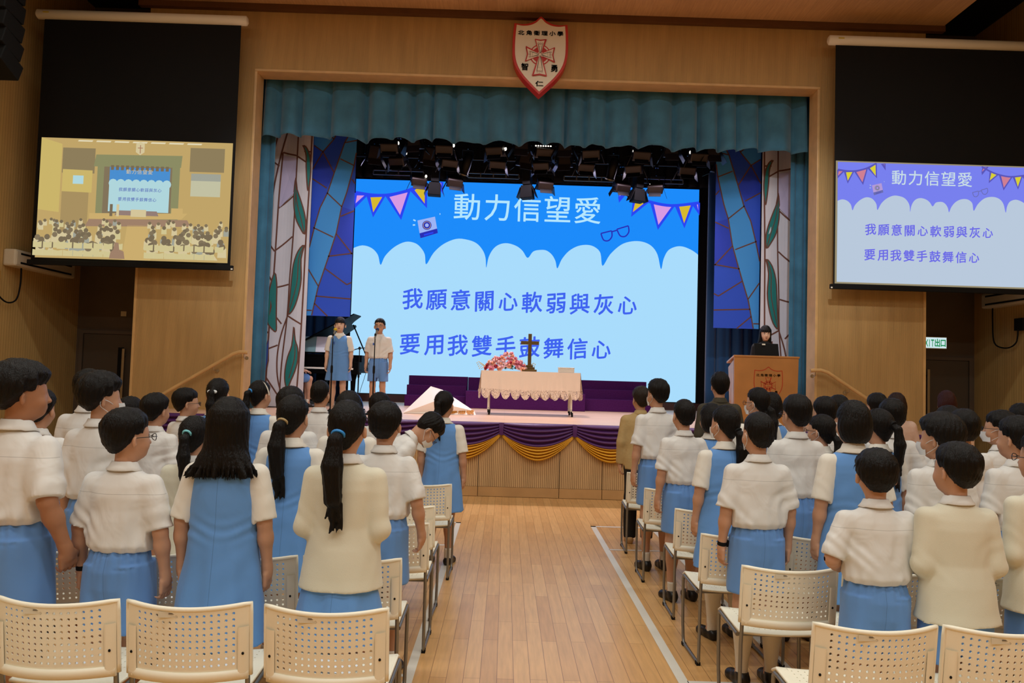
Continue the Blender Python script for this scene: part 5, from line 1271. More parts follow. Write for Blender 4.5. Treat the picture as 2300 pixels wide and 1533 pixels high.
a.line([(.07 * math.cos(q), .27 + .07 * math.sin(q)) for q in (2 * PI * k / 24 for k in range(24))], .008, 0, 1, closed=True); a.line([(.05 * math.cos(q), .27 + .05 * math.sin(q)) for q in (2 * PI * k / 24 for k in range(24))], .014, 0, 1, closed=True)
a.text('北角衛理小學', 0, .425, .055, .063, 1, 1, sy=.8, bold=.02); a.text('智', -.12, .17, .055, 0, 1, 1, bold=.02); a.text('勇', .12, .17, .055, 0, 1, 1, bold=.02); a.text('仁', 0, .06, .055, 0, 1, 1, bold=.02)
a.mb.build('podium_crest', [mat('red inlay', '#b5391f', .4), M['black']], pd, fix=False)
lp = empty('laptop', (3.97, 11.62, SZ + 1.05), 0, 'black laptop seen from behind on top of the podium', 'laptop')
Rl = Matrix.Rotation(-.28, 3, 'X'); MB().obox((0, -.10, .105), (.37, .014, .24), Rl).build('screen_lid', M['black'], lp, bevel=.004); MB().obox((0, .04, -.01), (.37, .25, .02), Matrix.Rotation(-.17, 3, 'X')).build('keyboard_base', M['black'], lp, bevel=.004)
MB().obox((-.05, -.111, .125 + .08), (.05, .002, .022), Rl).build('sticker', M['white'], lp); MB().obox((.02, -.107, .045), (.06, .002, .02), Rl).build('sticker', M['greymetal'], lp)
# microphones
def mic_stand(x, y, h, label, boom=None):
    s = empty('microphone_stand', (x, y, SZ), 0, label, 'microphone stand')
    MB().lathe([(.001, 0), (.13, 0), (.135, .012), (.12, .02), (.03, .03), (.014, .04)], 24).build('round_base', M['black'], s)
    MB().tube([(0, 0, .03), (0, 0, h * .55)], .011, 8).build('lower_pole', M['black'], s); MB().tube([(0, 0, h * .5), (0, 0, h)], .008, 8).build('upper_pole', M['black'], s)
    MB().lathe([(.016, h * .52), (.019, h * .54), (.019, h * .6), (.014, h * .62)], 12).build('clutch', M['black'], s)
    if boom:
        b = Vector(boom); MB().tube([Vector((.12, 0, h + .01)), Vector((0, 0, h)), b], .008, 8).build('boom_arm', M['black'], s); MB().ell((0, 0, h), (.025, .02, .03), 8).build('boom_joint', M['black'], s)
        MB().tube(smooth_pts([(.12, 0, h + .01), (.2, .02, h - .06), (.1, .05, h * .55), (.02, .03, .25), (.05, .1, .0)], 6), .004, 6).build('microphone_cable', M['black'], s)
    else: MB().tube([(0, 0, h), (0, .015, h + .03)], .014, 8).build('clip', M['black'], s)
def mic(x, y, z, d, foam, label):
    d = Vector(d).normalized(); m_ = empty('microphone', (x, y, z), 0, label, 'microphone')
    MB().tube([-d * .10, -d * .02, d * .03, d * .05], [.011, .0145, .017, .019], 10).build('handle', M['greymetal'], m_)
    MB().ell(d * .075, (.029, .029, .029), 14).build('foam_windscreen', mat('foam ' + foam, foam, .9, bump=(80, .3)), m_)
mic_stand(-2.69, 11.72, 1.20, 'black microphone stand in front of the singing girl'); mic(-2.685, 11.76, 2.29, (.1, .55, .75), '#c9a818', 'microphone with yellow foam in front of the singing girl')
mic_stand(-2.04, 11.72, 1.22, 'black microphone stand in front of the singing boy'); mic(-2.03, 11.76, 2.31, (.1, .55, .75), '#22365e', 'microphone with dark blue foam in front of the singing boy')
mic_stand(-2.54, 13.1, 1.06, 'boom microphone stand beside the grand piano', (-.2, .02, 1.0)); mic(-2.84, 13.13, SZ + .985, (-1, 0, -.2), '#3a2f2a', 'microphone on the boom stand pointing at the grand piano')
# grand piano, its keyboard towards the hall
pi = empty('grand_piano', (-3.45, 13.98, SZ), math.radians(-3), 'black grand piano with raised lid at the left of the stage', 'piano')
OUT = [(.75, .55), (.56, .70), (.46, .88), (.44, 1.05), (.46, 1.22), (.38, 1.42), (.15, 1.54), (-.2, 1.58), (-.55, 1.55), (-.74, 1.40)]
SM = [(-.75, 0), (.75, 0)] + smooth_pts(OUT, 4)
def slab(pts, z0, z1, nm, m, fn=None, bevel=.006):
    n = len(pts); v = [(x, y, z0) for x, y in pts] + [(x, y, z1) for x, y in pts]
    if fn: v = [fn(*p) for p in v]
    return MB().add(v, [list(range(n))[::-1], list(range(n, 2 * n))] + [(i, (i + 1) % n, (i + 1) % n + n, i + n) for i in range(n)]).build(nm, m, pi, bevel=bevel)
slab([(x, y + .18) for x, y in SM], .63, .96, 'rim', M['blackgloss'])
MB().box((-.75, -.06, .60), (.75, .19, .68)).box((-.75, -.06, .68), (-.66, .19, .83)).box((.66, -.06, .68), (.75, .19, .83)).build('key_bed', M['blackgloss'], pi, bevel=.006)
MB().box((-.655, -.05, .685), (.655, .09, .715)).build('white_keys', mat('ivory', '#efe8da', .3), pi)
bk_ = MB()
for k in range(52):
    if k % 7 in (0, 1, 3, 4, 5): x = -.645 + (k + 1) * .0248; bk_.box((x - .006, .0, .715), (x + .006, .09, .728))
bk_.build('black_keys', M['black'], pi)
MB().box((-.66, .12, .68), (.66, .135, .90)).build('fallboard', M['blackgloss'], pi, bevel=.004)
MB().obox((0, .30, 1.10), (.72, .012, .25), Matrix.Rotation(-.25, 3, 'X')).build('music_desk', M['blackgloss'], pi, bevel=.004)
th = math.radians(29)
def lidf(x, y, z): q = x + .75; return (-.75 + q * math.cos(th) - z * math.sin(th), y + .18, .985 + q * math.sin(th) + z * math.cos(th))
slab([(x * 1.02, y) for x, y in SM if True], 0, .02, 'lid', M['blackgloss'], lidf, .004)
MB().tube([(.70, .75, .96), (.42, .75, 1.56)], .013, 8).build('prop_stick', M['blackgloss'], pi)
for x, y in ((-.62, .12), (.62, .12), (-.2, 1.45)): lg = MB().lathe([(.05, .63), (.075, .6), (.05, .5), (.035, .12), (.04, .07)], 12, 0, (x, y, 0)).build('leg', M['blackgloss'], pi); MB().lathe([(.01, -.02), (.03, -.02), (.03, .02), (.01, .02)], 12, 0, (x, y, .03), axis='X').tube([(x, y, .03), (x, y, .08)], .014, 6).build('caster', M['brass'], lg)
MB().box((-.1, .2, .12), (.1, .26, .63)).tube([(-.05, .2, .12), (-.05, .1, .06)], .01, 6).tube([(.05, .2, .12), (.05, .1, .06)], .01, 6).build('pedal_lyre', M['blackgloss'], pi)
for x, m_, lb in ((-.26, 'cover', 'pale turquoise music folder on the piano desk'), (-.03, 'paper', 'white sheet of music on the piano desk next to the folder'), (.22, 'paper', 'white sheet of music at the right end of the piano desk')):
    if m_ == 'cover': M['cover'] = mat('turquoise cover', '#7fa5a8', .6)
    o = MB().obox((0, 0, 0), (.235, .006, .30), Matrix.Rotation(-.25, 3, 'X')).build('sheet_music', [M[m_]], None, (-3.44 + x, 14.258 + .002 * (x < 0), SZ + 1.145)); tag(o, lb, 'sheet music', 'music on the piano desk')
bn = empty('piano_bench', (-3.90, 13.40, SZ), math.radians(-62), 'black padded piano bench behind the left stage banner', 'bench')
MB().box((-.3, -.17, .35), (.3, .17, .43)).build('cushion', M['black'], bn, bevel=.02)
for sx in (-1, 1):
    for sy in (-1, 1): MB().tube([(.26 * sx, .14 * sy, 0), (.26 * sx, .14 * sy, .36)], .02, 8).build('leg', M['blackgloss'], bn)

# ------------------------------------------------------------------ stained-glass style banners
M['bwhite'] = mat('banner lilac white', '#d2d0da', .8, noise=(1.2, .06)); M['blead'] = mat('banner brown line', '#6a4033', .8); M['bleaf'] = mat('banner teal leaf', '#1f7a78', .8); M['b1'] = mat('banner royal blue', '#2450d0', .7); M['b2'] = mat('banner sky blue', '#3f98e4', .7); M['b3'] = mat('banner deep blue', '#1f3cc0', .7); M['blil'] = mat('banner lilac grey', '#beb4d4', .8); M['bpet'] = mat('banner petal blue', '#2c50a8', .7)
LEAFS = [[(.80, .925), (.88, .915), (.945, .885), (.97, .835), (.955, .79), (.93, .765), (.90, .80), (.875, .85), (.86, .895)],
         [(.66, .805), (.635, .765), (.64, .715), (.70, .665), (.80, .632), (.90, .610), (.915, .65), (.87, .69), (.78, .735), (.70, .77)],
         [(.90, .570), (.78, .548), (.69, .50), (.66, .44), (.64, .375), (.62, .325), (.74, .345), (.83, .395), (.87, .45), (.85, .52)],
         [(.30, .47), (.22, .42), (.17, .36), (.18, .30), (.30, .27), (.38, .265), (.37, .31), (.36, .37), (.35, .43)],
         [(.76, .28), (.80, .235), (.86, .205), (.87, .165), (.82, .125), (.74, .09), (.67, .062), (.61, .09), (.605, .13), (.65, .175), (.73, .215)]]
VEINS = [[(.66, .805), (.70, .73), (.82, .66), (.90, .61)], [(.90, .57), (.80, .52), (.78, .43), (.62, .325)], [(.80, .22), (.80, .17), (.70, .10)]]
LEADS = [[(.06, 1), (.03, .93), (.0, .86)], [(.30, 1), (.14, .87), (.07, .78), (.05, .7)], [(.47, 1), (.30, .87), (.18, .73), (.10, .55), (.06, .35), (.04, .15), (.03, 0)], [(.36, .90), (.32, .75), (.30, .6), (.28, .45), (.24, .30), (.22, .1), (.20, 0)],
         [(.68, 1), (.67, .8), (.66, .62), (.62, .45), (.60, .32), (.52, .15), (.50, 0)], [(.97, 1), (.955, .8), (.93, .6), (.92, .4), (.90, .2), (.86, 0)], [(.62, .325), (.48, .25), (.42, .17), (.46, .09), (.62, .02), (.82, -.0)],
         [(.36, .90), (.65, .89)], [(.12, .87), (.30, .85)], [(.04, .73), (.19, .715)], [(.03, .69), (.18, .675)], [(.32, .70), (.66, .75)], [(.70, .77), (.66, .81)], [(.30, .55), (.64, .60)], [(.12, .58), (.28, .545)], [(.04, .52), (.12, .515)], [(.02, .43), (.1, .425)],
         [(.12, .475), (.28, .43), (.34, .40)], [(.28, .415), (.60, .43)], [(.28, .33), (.48, .29)], [(.06, .345), (.2, .33)], [(.06, .325), (.2, .31)], [(.05, .24), (.22, .26)], [(.22, .20), (.42, .215)], [(.06, .15), (.22, .12)], [(.22, .10), (.46, .04)], [(.50, .03), (.86, .035)], [(.60, .32), (.91, .29)], [(.65, .89), (.93, .86)], [(.82, .905), (.97, .905)]]
def glass_banner(x0, x1, z0, z1, Y, flip, label):
    w, h = x1 - x0, z1 - z0; fx = (lambda u: 1 - u) if flip else (lambda u: u)
    a = Art(w, h, lambda x, z, l: (x, -.02 * math.sin(x / w * PI * 3.2) - .0016 * l, z)); T_ = lambda P: [(fx(u) * w, v * h) for u, v in P]
    for i in range(16):
        for j in range(20): a.poly([(w * p / 16, h * q / 20) for p, q in ((i, j), (i + 1, j), (i + 1, j + 1), (i, j + 1))], 0, 0)
    def soft(P, mi, l):
        P = T_(P); cx, cz = sum(p[0] for p in P) / len(P), sum(p[1] for p in P) / len(P)
        for p, q in zip(P, P[1:] + P[:1]): a.poly([(cx, cz), p, q], mi, l)
    for P in ([(.37, .89), (.65, .88), (.66, .76), (.33, .70)], [(.12, .87), (.30, .85), (.18, .72), (.05, .73)]): soft(P, 3, 1)
    for P in LEAFS: S__ = smooth_pts(P, 3, True); soft(S__, 2, 3); a.line(T_(S__), .022, 1, 4, closed=True)
    for P in VEINS: a.line(T_(smooth_pts(P, 4)), .014, 1, 4)
    for P in LEADS: a.line(T_(smooth_pts(P, 5)), .026, 1, 2, res=.05)
    for P in ([(.0, .24), (.09, .27), (.14, .21), (.12, .15), (.02, .12)], [(.0, .12), (.12, .16), (.24, .24), (.25, .16), (.18, .08), (.02, .01)]): soft(P, 4, 5); a.line(T_(P), .024, 1, 6, closed=True)
    b = empty('stained_glass_banner', (x0, Y, z0), 0, label, 'banner')
    a.mb.build('printed_cloth', [M['bwhite'], M['blead'], M['bleaf'], M['blil'], M['bpet']], b, fix=False); MB().tube([(0, .03, h), (w, .03, h)], .02, 8).build('top_rod', M['black'], b)
glass_banner(-4.27, -3.46, 1.07, 5.95, 13.0, False, 'white stained glass pattern banner at the left of the stage')
glass_banner(4.36, 5.20, 1.07, 5.95, 13.0, True, 'white stained glass pattern banner at the right of the stage')
BL = [[(0.556, 1), (0.459, 0.951), (0.225, 0.883), (0.0, 0.785)], [(0.86, 1), (0.72, 0.936), (0.517, 0.78), (0.37, 0.662), (0.21, 0.579), (0.102, 0.477), (0, 0.364)], [(1, 0.883), (0.959, 0.814), (0.815, 0.667), (0.711, 0.589), (0.61, 0.447), (0.463, 0.325), (0.369, 0.251), (0.237, 0.149), (0.12, 0.002)], [(0.013, 0.917), (0.225, 0.883)], [(0.225, 0.883), (0.496, 0.775)], [(0.634, 0.848), (0.959, 0.814)], [(0, 0.736), (0.347, 0.687)], [(0.356, 0.662), (0.711, 0.589)], [(0.696, 0.537), (1, 0.569)], [(0.92, 0.741), (1, 0.716)], [(0.071, 0.472), (0.547, 0.423)], [(0.611, 0.442), (1, 0.335)], [(0.44, 0.32), (1, 0.34)], [(0.382, 0.254), (0.899, 0.171)], [(0.899, 0.171), (1, 0.183)], [(0.195, 0.105), (1, 0.095)], [(0, 0.247), (0.243, 0.159)], [(0.17, 0.066), (0.482, 0)], [(0, 0.028), (0.12, 0.028)], [(0.306, 0.99), (0.467, 0.953)], [(0.72, 0.936), (1, 0.951)]]
BSTRIP = [(1, 1), (0.86, 1), (0.72, 0.936), (0.517, 0.78), (0.37, 0.662), (0.21, 0.579), (0.102, 0.477), (0, 0.364), (0.006, 0.168), (0, 0), (0.12, 0.002), (0.237, 0.149), (0.369, 0.251), (0.463, 0.325), (0.61, 0.447), (0.711, 0.589), (0.815, 0.667), (0.959, 0.814), (1, 0.883)]
def blue_banner(x0, x1, z0, z1, Y, flip, label):
    w, h = x1 - x0, z1 - z0; fx = (lambda u: 1 - u) if flip else (lambda u: u); T_ = lambda P: [(fx(u) * w, v * h) for u, v in P]
    a = Art(w, h, lambda x, z, l: (x, -.0016 * l, z)); a.rect(0, 0, w, h, 0, 0)
    a.poly(T_(BSTRIP), 2, 1); a.poly(T_([(0, 1), (0.558, 1), (0.459, 0.951), (0.225, 0.883), (0.013, 0.917)]), 2, 1)
    for P in ([(0.225, 0.883), (0.024, 0.785), (0, 0.736), (0.347, 0.687), (0.517, 0.78)], [(0.711, 0.589), (0.61, 0.447), (0.463, 0.325), (1, 0.34), (1, 0.569)]): a.poly(T_(P), 3, 1)
    for P in BL: a.line(T_(P), .022, 1, 2)
    b = empty('blue_banner', (x0, Y, z0), 0, label, 'banner'); a.mb.build('printed_cloth', [M['b1'], M['blead'], M['b2'], M['b3']], b, fix=False); MB().tube([(0, .02, h), (w, .02, h)], .015, 8).tube([(0, .012, .01), (w, .012, .01)], .01, 6).build('rod', M['black'], b)
    for x in (.1, w - .1): MB().tube([(x, .02, h), (x, .02, 7.30 - z0)], .004, 6).build('wire', M['black'], b)
blue_banner(-3.52, -2.76, 2.66, 5.95, 13.25, False, 'blue stained glass pattern banner hanging left of the LED wall')
blue_banner(3.62, 4.42, 2.66, 5.95, 13.25, True, 'blue stained glass pattern banner hanging right of the LED wall')

# ------------------------------------------------------------------ lantern rig over the stage
M['lamp'] = mat('warm-lit lantern housing', '#2a201c', .45, metal=.2); M['flap'] = mat('barn door metal', '#1c1a1c', .35, metal=.6)  # housing brown carries the warm hall light falling on dark metal
M['lampglow'] = glow('lantern glint', '#fff3e2', 3)
for i, (y, z) in enumerate(((12.80, 6.02), (13.65, 6.02), (15.0, 6.02))):
    b = empty('lighting_bar', (.4, y, z), 0, ('front', 'middle', 'rear')[i] + ' lighting bar over the stage carrying lanterns', 'lighting bar', 'lighting bars over the stage')
    MB().tube([(-4.2, 0, 0), (4.2, 0, 0)], .024, 8).build('pipe', M['flap'], b)
    for px_, dz in (((876, .38), (1002, .39), (1120, .42), (1412, .39), (1541, .38)), ((895, .30),), ((942, .36), (1450, .40)))[i]:
        x = (px_ - 1136) * y / 1700 - .4; lp_ = MB().tube([(x, 0, -.02), (x, -.02, -dz)], .006, 6).build('work_lamp', M['flap'], b); MB().ell((x, -.02, -dz - .02), (.022, .022, .032), 8).build('bulb', M['lampglow'], lp_)
    for x in (-3.6, -1.2, 1.2, 3.6): MB().tube([(x, 0, .02), (x, 0, 1.275)], .006, 6).build('wire', M['black'], b)
def lantern(kind, mb_only=False):
    e = empty('stage_lantern')
    MB().tube([(0, 0, .40), (0, 0, .24)], .014, 6).obox((0, 0, .44), (.06, .08, .09)).build('clamp', M['flap'], e)
    if kind == 'fresnel':
        MB().tube([(-.17, 0, .02), (-.17, 0, .22), (.17, 0, .22), (.17, 0, .02)], .011, 6).build('yoke', M['flap'], e)
        R_ = Matrix.Rotation(math.radians(38), 3, 'X'); MB().obox((0, 0, 0), (.30, .26, .17), R_).obox((0, .02, .10), (.2, .16, .05), R_).build('housing', M['lamp'], e, bevel=.02)
        for sx, rz in ((-1, -.5), (1, .5)): MB().obox((sx * .185, .06, -.09), (.006, .16, .20), Matrix.Rotation(sx * -.35, 3, 'Y') @ Matrix.Rotation(math.radians(38), 3, 'X')).build('barn_door', M['flap'], e)
        MB().obox((0, -.08, -.14), (.24, .006, .14), Matrix.Rotation(math.radians(-25), 3, 'X')).build('barn_door', M['flap'], e); MB().obox((0, .20, -.02), (.24, .006, .14), Matrix.Rotation(math.radians(60), 3, 'X')).build('barn_door', M['flap'], e)
    elif kind == 'flood':
        MB().tube([(-.2, 0, .0), (-.2, 0, .22), (.2, 0, .22), (.2, 0, .0)], .011, 6).build('yoke', M['flap'], e)
        MB().obox((0, 0, .02), (.30, .30, .34), Matrix.Rotation(math.radians(15), 3, 'X'), taper=.72).build('housing', M['lamp'], e, bevel=.012)
        for sx in (-1, 1): MB().obox((sx * .21, -.02, -.15), (.006, .26, .26), Matrix.Rotation(sx * -.5, 3, 'Y')).build('barn_door', M['flap'], e)
        MB().obox((0, -.17, -.2), (.28, .006, .16), Matrix.Rotation(math.radians(-20), 3, 'X')).build('barn_door', M['lamp'], e)
    elif kind == 'profile':
        MB().tube([(-.1, 0, .06), (-.1, 0, .22), (.1, 0, .22), (.1, 0, .06)], .01, 6).build('yoke', M['flap'], e)
        d = Vector((-.25, .35, -1)).normalized(); MB().tube([-d * .16, -d * .13, d * .06, d * .2, d * .22], [.05, .085, .085, .075, .09], 14).build('barrel', M['flap'], e)
        MB().tube([d * .22, d * .245], [.09, .09], 4).build('colour_frame', M['greymetal'], e)
    else:
        MB().obox((0, 0, .1), (.16, .2, .3)).build('bracket_box', M['black'], e, bevel=.01); MB().obox((0, 0, -.19), (.26, .22, .26), taper=.85).build('housing', M['black'], e, bevel=.012)
        for sx in (-1, 1): MB().obox((sx * .16, 0, -.2), (.006, .2, .22), Matrix.Rotation(sx * -.35, 3, 'Y')).build('barn_door', M['flap'], e)
    return e
RIG = [('fresnel', 12.80, 5.575, [857, 981, 1098, 1206, 1316, 1430, 1560], 'front lantern row'), ('fresnel', 13.65, 5.575, [878, 993, 1102, 1205, 1303, 1414, 1534], 'middle lantern row'), ('fresnel', 15.0, 5.56, [926, 1007, 1212, 1386, 1464], 'rear lantern row'),
       ('flood', 12.80, 5.66, [915, 1157, 1256, 1497, 1590], 'front of the rig'), ('flood', 13.65, 5.66, [822, 945, 1162, 1257, 1600], 'rear of the rig'), ('profile', 13.65, 5.575, [1034, 1366], 'rig'), ('drop', 15.0, 5.575, [963, 1172, 1424], 'rig')]
ORD = ['leftmost', 'second from left', 'third from left', 'fourth from left', 'fifth from left', 'sixth from left', 'rightmost']
KN = {'fresnel': 'black box lantern', 'flood': 'large flared flood lantern', 'profile': 'slim tubular lantern', 'drop': 'low hanging square lantern'}
rr = random.Random(3)
for kind, y, z, pxs, where in RIG:
    proto = None
    for i, px_ in enumerate(pxs):
        o = lantern(kind) if proto is None else copy_tree(proto); proto = proto or o
        o.location = ((px_ - 1136) * y / 1700 + (z - 1.717) * -.03 * 0 + (.0), y, z); o.location.x += -.03 * (z - 1.717) * -1 - .118
        o.rotation_euler = (0, rr.uniform(-.05, .05), rr.uniform(-.35, .35))
        if kind == 'flood': o.scale = (.82, .82, .82)
        n_ = len(pxs); od = 'rightmost' if i == n_ - 1 else ORD[i]
        tag(o, '%s, %s in the %s' % (KN[kind], od, where), 'stage light', 'lanterns hanging over the stage')
strip = empty('led_strip_lantern', (.52, 12.7, 5.62), 0, 'row of small white lit bulbs under the valance near its middle', 'stage light')
MB().box((-.15, -.02, -.03), (.15, .02, .03)).tube([(-.1, 0, .03), (-.1, .1, .40)], .006, 6).tube([(.1, 0, .03), (.1, .1, .40)], .006, 6).build('housing', M['flap'], strip)
for k in range(7): MB().ell((-.125 + k * .042, -.022, 0), (.014, .008, .012), 8).build('bulb', M['lampglow'], strip)
for i, (x0, x1) in enumerate(((-2.9, -1.85), (-.92, .15), (1.1, 2.15), (2.6, 3.6))):
    lt = empty('cable_ladder', (0, 15.7, 5.83), 0, ('leftmost', 'second from left', 'third from left', 'rightmost')[i] + ' slim metal ladder rail just above the LED wall', 'rail', 'ladder rails above the LED wall')
    MB().box((x0, 0, .0), (x1, .02, .018)).build('rail', M['greymetal'], lt); MB().box((x0, 0, .09), (x1, .02, .108)).build('rail', M['greymetal'], lt)
    for k in range(5): x = x0 + (x1 - x0) * k / 4; MB().box((x - .012, 0, .018), (x + .012, .02, .09)).build('rung', M['greymetal'], lt)
    for x in (x0 + .1, x1 - .1): MB().tube([(x, .01, .1), (x, .01, 1.47)], .005, 6).build('wire', M['black'], lt)
# ------------------------------------------------------------------ the pupils and teachers in the hall: label, place, height, clothes, hair
GRP = 'standing audience of pupils and teachers'
person('tall thick-haired boy at the left edge looking to the right', -2.231, 3.52, 1.738, 'boy','big',face=-18,hd=-32,seed=0,pose=('wide','fist'),skin='skin2',wide=1.15,curl=1.3, group=GRP)
person('boy mostly hidden behind the tall thick-haired boy at the left edge', -2.925, 4.80, 1.559, 'boy','short',seed=1, group=GRP)
person('boy in a face mask behind the boy with spectacles and watch', -2.301, 4.35, 1.681, 'boy','big',face=-10,hd=-40,seed=2,extra=('mask',), group=GRP)
person('boy half hidden behind the masked boy, by the dark left door', -2.892, 5.30, 1.704, 'boy','short',seed=1,face=-5, group=GRP)
person('boy with black spectacles and a black wrist watch in the left block', -1.749, 3.55, 1.521, 'boy','short',face=-8,hd=-30,seed=1,pose=('loose','loose'),extra=('glasses','watch'), group=GRP)
person('boy whose dark hair shows just right of the masked boy', -2.944, 6.00, 1.470, 'boy','short',seed=0, group=GRP)
person('short haired boy standing below the left handrail', -2.605, 5.70, 1.515, 'boy','short',seed=2,face=-12,hd=-10, group=GRP)
person('boy in thin spectacles turned right, below the upper handrail', -2.799, 6.70, 1.530, 'boy','short',face=-30,hd=-30,seed=1,extra=('glasses',), group=GRP)
person('girl in white cardigan with ponytail in a turquoise tie', -1.790, 4.42, 1.443, 'cardigan','pony',seed=0,tie='tie_turq',hd=-5, group=GRP)
person('girl with long loose hair and blue pinafore in the left block', -1.279, 3.55, 1.599, 'girl','long',seed=1,pose=('down','down'),hem=.44, group=GRP)
person('girl with a white bow in her dark hair', -2.338, 6.20, 1.650, 'girl','ponyshort',seed=2,extra=('bow',), group=GRP)
person('girl wearing a white hairband, beside the white stage banner', -2.158, 6.70, 1.635, 'girl','ponyshort',seed=0,face=-10,hd=-25,tie='tie_blue',extra=('hairband_white',), group=GRP)
person('boy hidden to the shoulders behind the girl with the beige hair tie', -1.505, 5.35, 1.608, 'boy','short',seed=1, group=GRP)
person('girl in blue pinafore with long ponytail in a beige tie', -1.226, 4.42, 1.584, 'girl','ponylong',seed=2,hd=-8,tie='tie_beige', group=GRP)
person('boy with close cropped hair in front of the singing girl', -1.690, 6.95, 1.649, 'boy','crop',seed=0,hd=-10, group=GRP)
person('girl with a dark blue hairband behind the girl in the cream cardigan', -1.048, 5.12, 1.603, 'girl','bob',seed=1,extra=('hairband_blue',), group=GRP)
person('girl in cream cardigan with ponytail in a bright blue tie', -0.729, 3.55, 1.599, 'cardigan','ponylong',seed=1,pose=('front','front'),tie='tie_blue',hd=-3,face=-4, group=GRP)
person('boy whose hair top shows above the boy at the left aisle', -1.144, 6.95, 1.534, 'boy','short',seed=0, group=GRP)
person('boy with hand half closed at the left aisle, beside the cardigan girl', -0.686, 4.40, 1.554, 'boy','short',seed=0,face=-6,pose=('down','fist'),hd=4, group=GRP)
person('boy in mask and spectacles bowing forward to the right', -0.956, 5.88, 1.601, 'boy','short',seed=1,face=-72,bow=42,tilt=-25,extra=('mask','glasses'), group=GRP)
person('girl in blue pinafore with ponytail standing alone at the left aisle', -0.555, 6.95, 1.576, 'girl','ponyshort',seed=1,face=-8,hd=-14, group=GRP)
person('adult person in a beige blazer with short greying hair', 1.441, 8.05, 1.667, 'jacket','short',m='blazer',hairm='hairg',hd=15,face=-3, group=GRP)
person('tall spiky haired boy in a mask next to the beige blazer', 1.394, 6.95, 1.756, 'boy','spiky',seed=2,face=14,hd=18,extra=('mask',), group=GRP)
person('crop haired boy behind the third aisle chair of the right block', 1.420, 6.02, 1.588, 'boy','crop',seed=1,face=14,pose=('down','down'), group=GRP)
person('girl with low ponytail, face mask and long white socks', 1.507, 5.18, 1.574, 'girl','lowpony',seed=0,face=12,hd=22,extra=('mask',),socks='long',tie='tie_black', group=GRP)
person('adult person in a dark olive jacket standing near the podium', 2.151, 7.60, 1.864, 'jacket','man',m='olive',hd=5, group=GRP)
person('girl half hidden behind the girl with the low ponytail', 1.717, 6.30, 1.548, 'girl','bob',seed=2,hd=20, group=GRP)
person('girl with low ponytail and mask in front of the podium', 2.168, 6.50, 1.714, 'girl','lowpony',seed=1,hd=30,face=10,extra=('glasses','mask'), group=GRP)
person('girl with dark bobbed hair directly in front of the podium crest', 2.463, 7.00, 1.664, 'girl','bob',seed=0,hd=10, group=GRP)
person('boy with faded haircut, mask and wrist watch in the right block', 1.472, 4.40, 1.565, 'boy','fade',seed=2,face=4,hd=6,extra=('mask','watch'),socks='long', group=GRP)
person('short haired boy behind the boy with the wrist watch', 1.999, 5.20, 1.668, 'boy','short',seed=1,hd=14,face=6,extra=('glasses',), group=GRP)
person('boy whose dark head shows beneath the right handrail top', 2.699, 6.40, 1.637, 'boy','short',seed=0,hd=14, group=GRP)
person('boy whose hair shows just left of the round bobbed head', 3.080, 7.00, 1.645, 'boy','short',seed=2,hd=10, group=GRP)
person('girl with low ponytail and spectacles left of the bobbed girl', 2.385, 5.70, 1.508, 'girl','lowpony',seed=1,hd=34,face=10,extra=('glasses','mask'), group=GRP)
person('girl with a smooth round bob and blue pinafore', 2.013, 4.38, 1.662, 'girl','bob',seed=0,hd=8,face=4, group=GRP)
person('girl with long ponytail behind the big-eared boy of the right block', 2.615, 5.30, 1.578, 'girl','pony',seed=2,face=8,hd=22,tie='tie_black', group=GRP)
person('small boy with protruding ears, hands in front, at the right', 1.740, 3.55, 1.434, 'boy','short',seed=0,pose=('frontwide','frontwide'),hd=-6,wide=1.04, group=GRP)
person('boy in white shirt below the woman with brown hair', 2.938, 5.75, 1.647, 'boy','short',seed=1,pose=('front','book'), group=GRP)
person('boy whose hair shows left of the woman with brown hair', 3.656, 7.45, 1.674, 'boy','short',seed=2,hd=10, group=GRP)
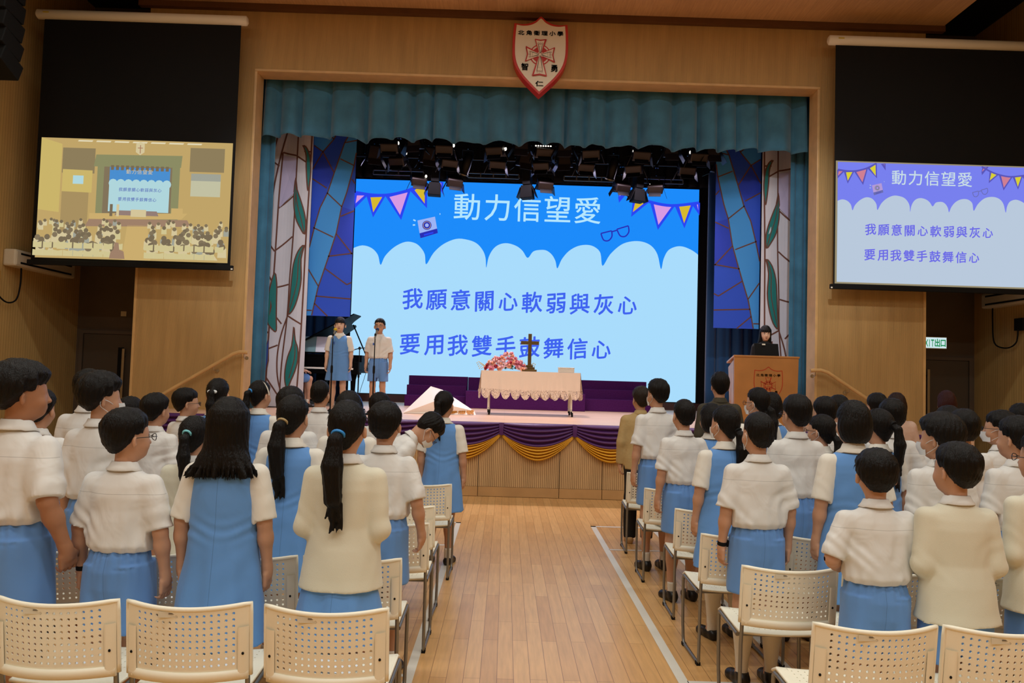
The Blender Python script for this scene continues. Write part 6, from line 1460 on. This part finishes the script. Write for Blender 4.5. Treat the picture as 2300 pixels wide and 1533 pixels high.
person('adult person with brown bobbed hair and pale pink blouse', 4.139, 8.00, 1.691, 'jacket','bobbrown',m='pink',hairm='hairb',seed=1, group=GRP)
person('adult person with maroon hair in front of the dark right door', 4.728, 8.10, 1.735, 'jacket','bobbrown',m='plum',hairm='hairr', group=GRP)
person('boy whose hair shows between the maroon hair and the masked boy', 3.572, 6.10, 1.588, 'boy','short',seed=0, group=GRP)
person('boy in a mask with thick hair behind the cardigan boy', 2.530, 4.40, 1.568, 'boy','big',seed=1,hd=30,face=8,pose=('front','front'),extra=('mask',), group=GRP)
person('thick haired boy right of the masked boy at the right side', 3.150, 5.20, 1.588, 'boy','short',seed=2, group=GRP)
person('boy in cream cardigan at the right, standing behind the hindmost chairs', 2.070, 3.47, 1.479, 'cardiganboy','short',seed=2,pose=('front','front'),hd=16, group=GRP)
person('boy in spectacles and mask facing left near the right edge', 3.667, 5.60, 1.577, 'boy','short',seed=0,hd=38,face=12,extra=('glasses','mask'), group=GRP)
person('girl with dark hair at the right edge, farther back', 4.233, 6.20, 1.640, 'girl','ponyshort',seed=0,hd=10, group=GRP)
person('boy in white shirt at the right edge behind the cardigan', 3.012, 4.45, 1.579, 'boy','short',seed=1,hd=22,face=8, group=GRP)
person('person in cream cardigan cut off by the right edge', 2.529, 3.55, 1.546, 'cardiganboy','short',seed=0,pose=('front','front'),hd=20,face=5,extra=('glasses',), group=GRP)
# on the stage
person('girl in blue pinafore singing at a microphone on the stage', -2.66, 12.05, 1.53, 'girl', 'stage', face=182, seed=1, z=SZ, skin='skin3', faced=True, hem=.50, badge=1)
person('boy in spectacles and blue shorts singing on the stage', -2.03, 12.05, 1.53, 'boy', 'stage_boy', face=178, seed=1, z=SZ, extra=('glasses',), faced=True, mouth=1, badge=1)
person('person in white shirt seated at the piano, half hidden by the banner', -3.86, 13.42, 1.50, 'boy', 'short', face=-62, seed=2, z=SZ - .268, legs='sit', pose=('keys', 'keys'))
person('person with long dark hair and black top behind the podium', 4.16, 12.15, 1.62, 'jacket', 'adultlong', face=172, z=SZ, m='top', pose=('front', 'front'), faced=True, skin='skin3', tilt=-8)
